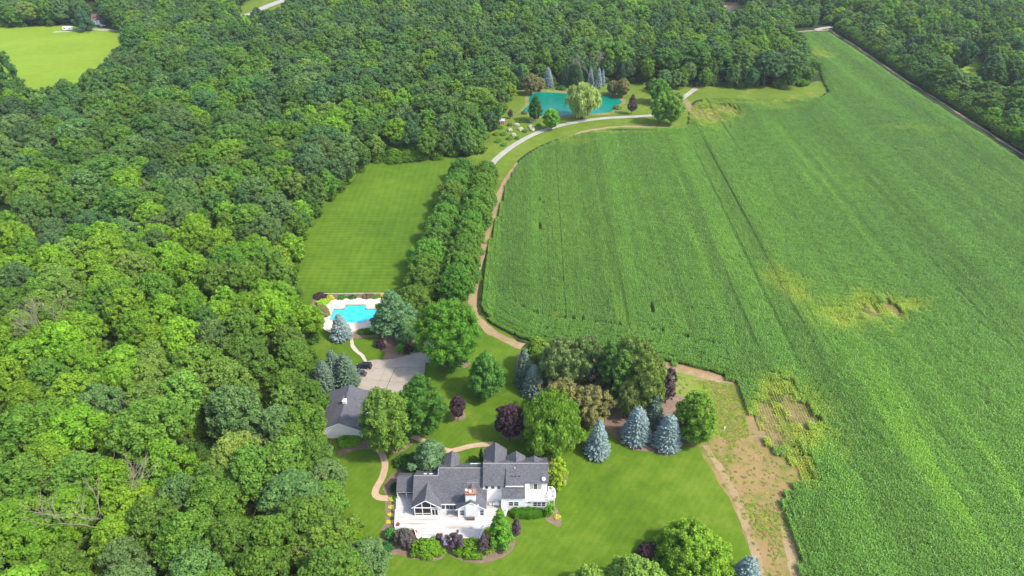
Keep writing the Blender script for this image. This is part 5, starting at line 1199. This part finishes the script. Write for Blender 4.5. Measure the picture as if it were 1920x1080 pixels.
for a in range(3): MB().bar((.2 * math.cos(a * 2.1), .2 * math.sin(a * 2.1), .7), (.32 * math.cos(a * 2.1), .32 * math.sin(a * 2.1), 0), .018, 5).build('leg', M['galv'], gr)
def planter(px, py, label, z=.6, col=(.45, .08, .06)):
    x, y = P(px, py, z); e = empty('flower_pot', (x, y, z), 0, label, 'flower pot', 'flower pots on the deck')
    MB().revolve([(.20, .002), (.30, .42), (.33, .42), (.33, .50), (.27, .50), (.26, .44)], n=14).build('pot', M['terracotta'], e, smooth=False)
    c = link('plant', crown_mesh('pot_plant', M['leaf'], seed=int(px), R=.42, z0=.42, z1=1.0, shape='dome', nl=14, lr=.35, leaf=.14, n=600), e); c['crown_colour'] = list(col)
planter(747, 985, 'red flower pot on the deck at the left rail corner'); planter(779, 1000, 'red flower pot on the lower deck rail, left corner'); planter(827, 1005, 'red flower pot left of the deck steps')
ac = empty('air_conditioner', (9.75, 108.6, 0), 0, 'grey air conditioning unit at the right foot of the house', 'air conditioner')
MB().box(-.42, .42, -.42, .42, .05, .85).build('casing', M['galv'], ac, bevel=.04); MB().revolve([(.32, .86), (.32, .89)], n=16).build('fan_grille', M['darkmetal'], ac)

# ------------------------------------------------------------------ the garage
G0 = empty('garage', (-47, 140.4, 0), 0, 'white garage with a grey gable roof and a small white cupola', 'garage')
PAR[G0] = (-47, 140.4, 0)
gx0, gx1, gy0, gy1 = -53.1, -41.0, 132.9, 148.6; gzr = 6.0; gm = .5; gxc = (gx0 + gx1) / 2
rf = gable_roof(G0, gx0, gx1, gy0, gy1, gzr, gm)
b = MB(); q = [(gx0 + .4, 0), (gx1 - .4, 0), (gx1 - .4, gzr - gm * 5.65 - .2), (gxc, gzr - .2), (gx0 + .4, gzr - gm * 5.65 - .2)]
b.v += [(a, gy0 + .35, c) for a, c in q] + [(a, gy1 - .35, c) for a, c in q]; b.f += [[0, 1, 2, 3, 4], [9, 8, 7, 6, 5]] + [[(i + 1) % 5, i, 5 + i, 5 + (i + 1) % 5] for i in range(5)]
b.build('wall', M['siding'], G0)
b = MB()
for s_ in (-1, 1): b.slab([(gxc, gy0 - .03, gzr + .02), (gxc + s_ * 6.08, gy0 - .03, gzr - gm * 6.08 + .02), (gxc + s_ * 6.08, gy0 - .03, gzr - gm * 6.08 - .2), (gxc, gy0 - .03, gzr - .2)], .05, (0, 1, 0))
b.box(gx1 - .02, gx1 + .12, gy0, gy1, gzr - gm * 6.05 - .2, gzr - gm * 6.05 - .02); b.build('verge_board', M['trim'], G0)
for y in (134.5, 138.2, 141.9):
    d_ = MB().box(gx1 - .39, gx1 - .33, y, y + 2.7, .02, 2.3).build('garage_door', M['trim'], G0)
cu = empty('tmp', (0, 0, 0)); bpy.data.objects.remove(cu)
cyy = 141.2
cup = MB().box(gxc - .5, gxc + .5, cyy - .5, cyy + .5, gzr - .45, gzr + .85).build('cupola', M['trim'], G0)
MB().slab([(gxc - .62, cyy - .62, gzr + .86), (gxc + .62, cyy - .62, gzr + .86), (gxc, cyy, gzr + 1.5)], .03).slab([(gxc + .62, cyy - .62, gzr + .86), (gxc + .62, cyy + .62, gzr + .86), (gxc, cyy, gzr + 1.5)], .03).slab([(gxc + .62, cyy + .62, gzr + .86), (gxc - .62, cyy + .62, gzr + .86), (gxc, cyy, gzr + 1.5)], .03).slab([(gxc - .62, cyy + .62, gzr + .86), (gxc - .62, cyy - .62, gzr + .86), (gxc, cyy, gzr + 1.5)], .03).build('cupola_roof', M['trim'], cup)
MB().bar((gxc, cyy, gzr + 1.45), (gxc, cyy, gzr + 2.6), .03, 6).bar((gxc - .35, cyy, gzr + 2.2), (gxc + .35, cyy, gzr + 2.2), .025, 5).bar((gxc, cyy - .3, gzr + 2.0), (gxc, cyy + .3, gzr + 2.0), .02, 5).build('weathervane', M['galv'], cup)
PAR.clear()

# ------------------------------------------------------------------ the pool
deckpx = W([(622, 564), (716, 561), (730, 578), (722, 598), (706, 606), (700, 614), (668, 620), (650, 632), (608, 620), (606, 596), (612, 580)])
def q54(a, b): return P(580 + a / 5.4, 530 + b / 5.4)
x0, yB = q54(255, 275); x1, _ = q54(685, 268); _, yC = q54(300, 388); xb0, yA = q54(372, 233); xb1, _ = q54(580, 233); xd1, yD = q54(556, 414); xd0, _ = q54(330, 414)
x0 -= .2
water = [(x0, yC), (xd0 - .5, yC), (xd0 - .5, yD), (xd1, yD), (xd1, yC), (x1, yC), (x1, yB), (xb1, yB), (xb1, yA), (xb0, yA), (xb0, yB), (x0, yB)]
E_ = empty('swimming_pool', ((x0 + x1) / 2, (yA + yD) / 2, 0), 0, 'bright blue cross-shaped swimming pool set in a cream stone terrace', 'swimming pool')
PAR[E_] = ((x0 + x1) / 2, (yA + yD) / 2, 0)
sheet('terrace', smooth_loop(deckpx, n=3), .42, M['pooldeck'], holes=[[Vector(p) for p in water]], skirt=.4, parent=E_)
big = [Vector(p) for p in water]
b = MB(); n = len(water)
for i in range(n):
    p, q = water[i], water[(i + 1) % n]; b.face([(p[0], p[1], .415), (q[0], q[1], .415), (q[0], q[1], .05), (p[0], p[1], .05)])
b.build('pool_tiles', M['tile'], E_)
sheet('water', [Vector(p) for p in water], .20, M['pool'], parent=E_)
cp = MB()
for i in range(n):
    p, q = Vector(water[i]), Vector(water[(i + 1) % n]); d = (q - p).normalized(); nn = Vector((d.y, -d.x)) * .32; p2 = p - d * 0; cp.slab([(p.x, p.y, .445), (q.x, q.y, .445), (q.x + nn.x, q.y + nn.y, .445), (p.x + nn.x, p.y + nn.y, .445)][::-1], .02)
cp.build('coping', M['stone'], E_)
PAR.clear()
# fence round the pool: dark mesh with a pale top rail, far side
def fence(name, a, b, h, label, mat, railmat, nb=.35):
    e = empty(name, (*a, 0), 0, label, 'fence'); a = Vector((*a, 0)); b = Vector((*b, 0)); o = a.copy(); L = (b - a).length; d = (b - a) / L
    k = max(1, round(L / 2.4))
    for i in range(k + 1): p = d * (L * i / k); MB().box(p.x - .05, p.x + .05, p.y - .05, p.y + .05, 0, h + .08).build('post', mat, e)
    MB().bar(Vector((0, 0, h)), d * L + Vector((0, 0, h)), .05, 5).build('top_rail', railmat, e)
    m_ = MB()
    for i in range(int(L / nb)): p = d * (i + .5) * nb; m_.bar(p + Vector((0, 0, .1)), p + Vector((0, 0, h)), .018, 4)
    m_.bar(Vector((0, 0, .15)), d * L + Vector((0, 0, .15)), .03, 4); m_.build('picket_panel', mat, e)
fence('pool_fence', P(608, 556), P(722, 555), 1.3, 'dark picket fence with a pale top rail along the far side of the pool', M['wood'], M['white'])
fence('gate_fence', P(664, 626), P(664, 640), 1.4, 'short dark gate fence between pool and stepping stones', M['wood'], M['wood'])
# a lounger by the pool edge
def lounger(px, py, rz, label):
    x, y = P(px, py, .42); e = empty('pool_lounger', (x, y, .424), rz, label, 'lounger', 'dark loungers at the pool')
    MB().box(-.32, .32, -.95, .35, .28, .34).build('seat', M['greypaint'], e); MB().slab([(-.32, .35, .34), (.32, .35, .34), (.32, .9, .75), (-.32, .9, .75)], .06).build('backrest', M['greypaint'], e)
    for sx in (-.3, .25):
        for sy in (-.9, .25): MB().box(sx, sx + .05, sy, sy + .05, 0, .28).build('leg', M['greypaint'], e)
lounger(697, 604, .5, 'dark lounger at the near right pool corner, left one'); lounger(703, 602, .2, 'dark lounger at the near right pool corner, right one')

# ------------------------------------------------------------------ vehicles
def car(name, x, y, rz, L, Wd, Hh, paint, label, suv=True, cat='car', group=None):
    e = empty(name, (x, y, 0), rz, label, cat, group); hw = Wd / 2
    # side outline (x along the car, front at +)
    low = [(-.50, .30), (-.495, .62), (-.47, .92), (-.30, .98), (.16, .97), (.30, .93), (.44, .84), (.495, .66), (.50, .32)]
    body = MB(); sec = [(.96, 1.0), (.98, 1.0)]
    st_n = 15; V = []; cols_ = []
    xs_ = [-.50, -.49, -.46, -.40, -.28, -.12, .05, .18, .30, .40, .46, .49, .50]
    def top(u): return np.interp(u, [-.5, -.485, -.46, -.2, .18, .32, .44, .49, .5], [.62, .86, .95, .99, .98, .93, .82, .66, .56]) * Hh / 1.75
    def wdt(u): return hw * np.interp(u, [-.5, -.46, -.35, .3, .44, .5], [.84, .95, 1, 1, .93, .74])
    ring = 10
    for u in xs_:
        t, w2 = top(u), wdt(u); z0 = .26
        for (a, b_) in ((-.90, z0), (-1.0, z0 + .12), (-1.0, z0 + (t - z0) * .62), (-.94, z0 + (t - z0) * .92), (-.80, t), (.80, t), (.94, z0 + (t - z0) * .92), (1.0, z0 + (t - z0) * .62), (1.0, z0 + .12), (.90, z0)): body.v.append((u * L, a * w2, b_))
    for i in range(len(xs_) - 1):
        for j in range(ring): k = (j + 1) % ring; body.f.append([i * ring + j, i * ring + k, (i + 1) * ring + k, (i + 1) * ring + j])
    body.f.append(list(range(ring))); body.f.append([(len(xs_) - 1) * ring + i for i in reversed(range(ring))])
    bo = body.build('body', paint, e, bevel=.03, smooth=True)
    rear = -.47 if suv else -.36
    c = MB(); zb = .96 * Hh / 1.75; zt = Hh; pts = [(rear, zb, .93), (rear + .045, zt - .05, .78), (.02, zt, .78), (.13, zt - .10, .78), (.255, zb - .02, .92)]
    for u, z, w2 in pts:
        for s_ in (-1, 1): c.v.append((u * L, s_ * w2 * hw, z))
    for i in range(4): c.f.append([2 * i, 2 * i + 1, 2 * i + 3, 2 * i + 2])
    c.f.append([0, 2, 4, 6, 8]); c.f.append([9, 7, 5, 3, 1]); cab = c.build('cabin_glass', M['glass'], e)
    r = MB(); r.slab([((rear + .05) * L, -.77 * hw, zt - .035), ((rear + .05) * L, .77 * hw, zt - .035), (.115 * L, .77 * hw, zt - .055), (.02 * L, .77 * hw, zt + .015), (.02 * L, -.77 * hw, zt + .015), (.115 * L, -.77 * hw, zt - .055)][:0] or [((rear + .05) * L, .77 * hw, zt + .012), ((rear + .05) * L, -.77 * hw, zt + .012), (.05 * L, -.77 * hw, zt + .03), (.05 * L, .77 * hw, zt + .03)][::-1], .05)
    r.build('roof_panel', paint, e)
    for u in (rear + .01, -.20, .02): 
        for s_ in (-1, 1): MB().bar((u * L, s_ * .925 * hw, zb), ((u + .02) * L, s_ * .79 * hw, zt - .03), .035, 4).build('pillar', paint, e)
    for u in (-.30, .30):
        for s_ in (-1, 1):
            t = MB(); t.v = []; wr = .36; 
            t.bar((u * L, s_ * (hw - .24), wr), (u * L, s_ * (hw + .01), wr), wr, 18); wo = t.build('wheel', M['rubber'], e)
            MB().bar((u * L, s_ * (hw - .02), wr), (u * L, s_ * (hw + .02), wr), .23, 12).build('rim', M['silver'], wo)
    for s_ in (-1, 1):
        MB().box(.455 * L, .492 * L, s_ * hw * .62 - .16, s_ * hw * .62 + .16, .60, .74).build('headlight', M['headlamp'], e, bevel=.03)
        MB().box(-.503 * L, -.47 * L, s_ * hw * .74 - .12, s_ * hw * .74 + .12, .66, .90).build('tail_light', M['redlamp'], e, bevel=.03)
    return e
x_, y_ = P(683, 689); car('suv', x_, y_, R_(176), 4.9, 1.95, 1.75, M['blackpaint'], 'black SUV parked at the left edge of the parking court', True)
x_, y_ = P(680, 700); car('parked_car', x_ - .9, y_ - .6, R_(172), 4.6, 1.85, 1.5, M['greypaint'], 'dark car next to the black SUV, half under the spruces', False)
# camper by the hay field
x_, y_ = P(129, 57); rv = empty('camper', (x_, y_, 0), R_(4), 'white camper trailer parked at the edge of the hay field', 'camper')
MB().box(-4.2, 4.0, -1.25, 1.25, .55, 3.1).build('body', M['trim'], rv, bevel=.35); MB().box(-3.2, -1.6, -1.29, -1.25, 1.6, 2.3).build('window', M['glass'], rv); MB().box(1.0, 2.2, -1.29, -1.25, 1.6, 2.3).build('window', M['glass'], rv)
MB().box(-.6, .1, -1.285, -1.25, .7, 2.5).build('door', M['silver'], rv)
for u in (-.6, .35): MB().bar((u, -1.27, .36), (u, -1.0, .36), .36, 14).build('wheel', M['rubber'], rv)
MB().bar((4.0, 0, .6), (5.3, 0, .5), .07, 6).build('tow_bar', M['darkmetal'], rv)
x_, y_ = P(150, 57); car('pickup', x_ + 1.5, y_ + .5, R_(3), 5.6, 2.0, 1.85, M['silver'], 'silver pickup parked right of the white camper', False, 'pickup')
x_, y_ = P(193, 49); car('parked_car', x_, y_, R_(60), 4.6, 1.8, 1.5, M['trim'], 'white car parked beside the brown-roofed house', False)

# ------------------------------------------------------------------ far buildings
def simple_house(name, px, py, rz, L, D, hw_, hr, roofm, label, cat='house', wallm=None, door=True, over=.4):
    x, y = P(px, py); e = empty(name, (x, y, 0), rz, label, cat); wm = wallm or M['siding']
    b = MB(); q = [(-D / 2, 0), (D / 2, 0), (D / 2, hw_), (0, hw_ + hr), (-D / 2, hw_)]
    b.v += [(-L / 2, a, c) for a, c in q] + [(L / 2, a, c) for a, c in q]; b.f += [[4, 3, 2, 1, 0], [5, 6, 7, 8, 9]] + [[i, (i + 1) % 5, 5 + (i + 1) % 5, 5 + i] for i in range(5)]
    b.build('wall', wm, e); s = hr / (D / 2); r = MB(); o = over
    r.slab([(-L / 2 - o, -D / 2 - o, hw_ - s * o + .12), (L / 2 + o, -D / 2 - o, hw_ - s * o + .12), (L / 2 + o, 0, hw_ + hr + .12), (-L / 2 - o, 0, hw_ + hr + .12)], .1)
    r.slab([(-L / 2 - o, 0, hw_ + hr + .12), (L / 2 + o, 0, hw_ + hr + .12), (L / 2 + o, D / 2 + o, hw_ - s * o + .12), (-L / 2 - o, D / 2 + o, hw_ - s * o + .12)], .1); r.build('roof', roofm, e)
    if door:
        dw = min(1.0, L * .25); dh = min(2.0, hw_ * .85)
        MB().box(-dw / 2, dw / 2, -D / 2 - .04, -D / 2 + .02, .02, dh).build('door', M['trim'], e)
        for u in (-.32, .32):
            f = MB().box(u * L - .45, u * L + .45, -D / 2 - .05, -D / 2 + .02, hw_ * .42, hw_ * .8).build('window', M['trim'], e); MB().box(u * L - .36, u * L + .36, -D / 2 - .07, -D / 2 - .05, hw_ * .46, hw_ * .76).build('pane', M['glass'], f)
    return e
sh = empty('garden_shed', (*P(940.5, 232), 0), R_(4), 'small red shed with a grey roof at the wood edge near the pond', 'shed')
MB().box(-1.6, 1.6, -1.2, 1.2, 0, 2.2).build('wall', M['redwall'], sh); r = MB(); r.slab([(-1.85, -1.5, 2.05), (1.85, -1.5, 2.05), (1.85, 0, 3.0), (-1.85, 0, 3.0)], .08); r.slab([(-1.85, 0, 3.0), (1.85, 0, 3.0), (1.85, 1.5, 2.05), (-1.85, 1.5, 2.05)], .08); r.build('roof', M['galv'], sh)
MB().box(-.55, .55, -1.24, -1.2, .05, 1.85).build('door', M['redwall'], sh); fm = MB()
for u in (-1.6, -.62, .56, 1.52): fm.box(u, u + .08, -1.27, -1.24 + .035, 0, 2.1)
fm.build('corner_trim', M['trim'], sh)
simple_house('farmhouse', 177, 44, R_(8), 13, 9, 4, 3.4, M['brownroof'], 'house with a brown-purple roof behind the cedar and the camper')
simple_house('barn_house', 1368, 22, R_(-2), 24, 9, 3, 2.2, M['orangeroof'], 'long house with an orange roof in the far woods')
simple_house('white_cottage', 1873, 180, R_(-35), 8, 6, 3, 2, M['galv'], 'small white cottage in the trees at the right edge, nearer one')
simple_house('white_cottage', 1828, 165, R_(-30), 12, 6, 3, 1.8, M['silver'], 'long white cottage half hidden by trees at right, farther one')
simple_house('grey_house', 300, 8, R_(5), 14, 9, 3.5, 2.6, M['galv'], 'pale grey house among trees beyond the hay field, left of the farm road')
simple_house('grey_house', 395, 0, R_(-5), 16, 9, 3.5, 2.6, M['silver'], 'pale house beyond the wood, nearest the farm road junction')
# small things
x_, y_ = P(999, 172); o = MB().revolve([(.6, 0), (.9, .5), (.7, 1.2), (.35, 1.7), (.15, 2.0)], n=10).build('boulder', M['pink'], None, (x_, y_, 0), bevel=.1); setp(o, 'pale standing boulder at the far left bank of the pond', 'boulder')
x_, y_ = P(1358, 806); o = MB().box(-.12, .12, -.12, .12, 0, .9).bar((0, 0, .9), (0, 0, 1.1), .16, 8).build('utility_marker', M['white'], None, (x_, y_, 0)); setp(o, 'small white marker post in the dry weeds beside the corn', 'post')
x_, y_ = P(1826, 100); pe = empty('utility_pole', (x_, y_, 0), 0, 'pale utility pole standing above the trees by the right clearing', 'utility pole')
MB().bar((0, 0, 0), (0, 0, 13), .22, 8, .15).build('pole', M['galv'], pe); MB().box(-1.2, 1.2, -.08, .08, 11.8, 12.0).build('crossarm', M['wood'], pe)

# ------------------------------------------------------------------ the hazy summer air
hz = MB().box(-1500, 1500, -60, 1500, -1, 175).build('haze', bpy.data.materials.new('air'))
m = hz.data.materials[0]; m.use_nodes = True; t = m.node_tree
for n_ in list(t.nodes): t.nodes.remove(n_)
o_ = t.nodes.new('ShaderNodeOutputMaterial'); pv = t.nodes.new('ShaderNodeVolumePrincipled')
pv.inputs['Color'].default_value = (.80, .88, 1.0, 1); pv.inputs['Density'].default_value = .00008; pv.inputs['Anisotropy'].default_value = .2
t.links.new(pv.outputs[0], o_.inputs['Volume'])
stuff(hz, 'faint pale blue summer haze over the far woods', 'haze')
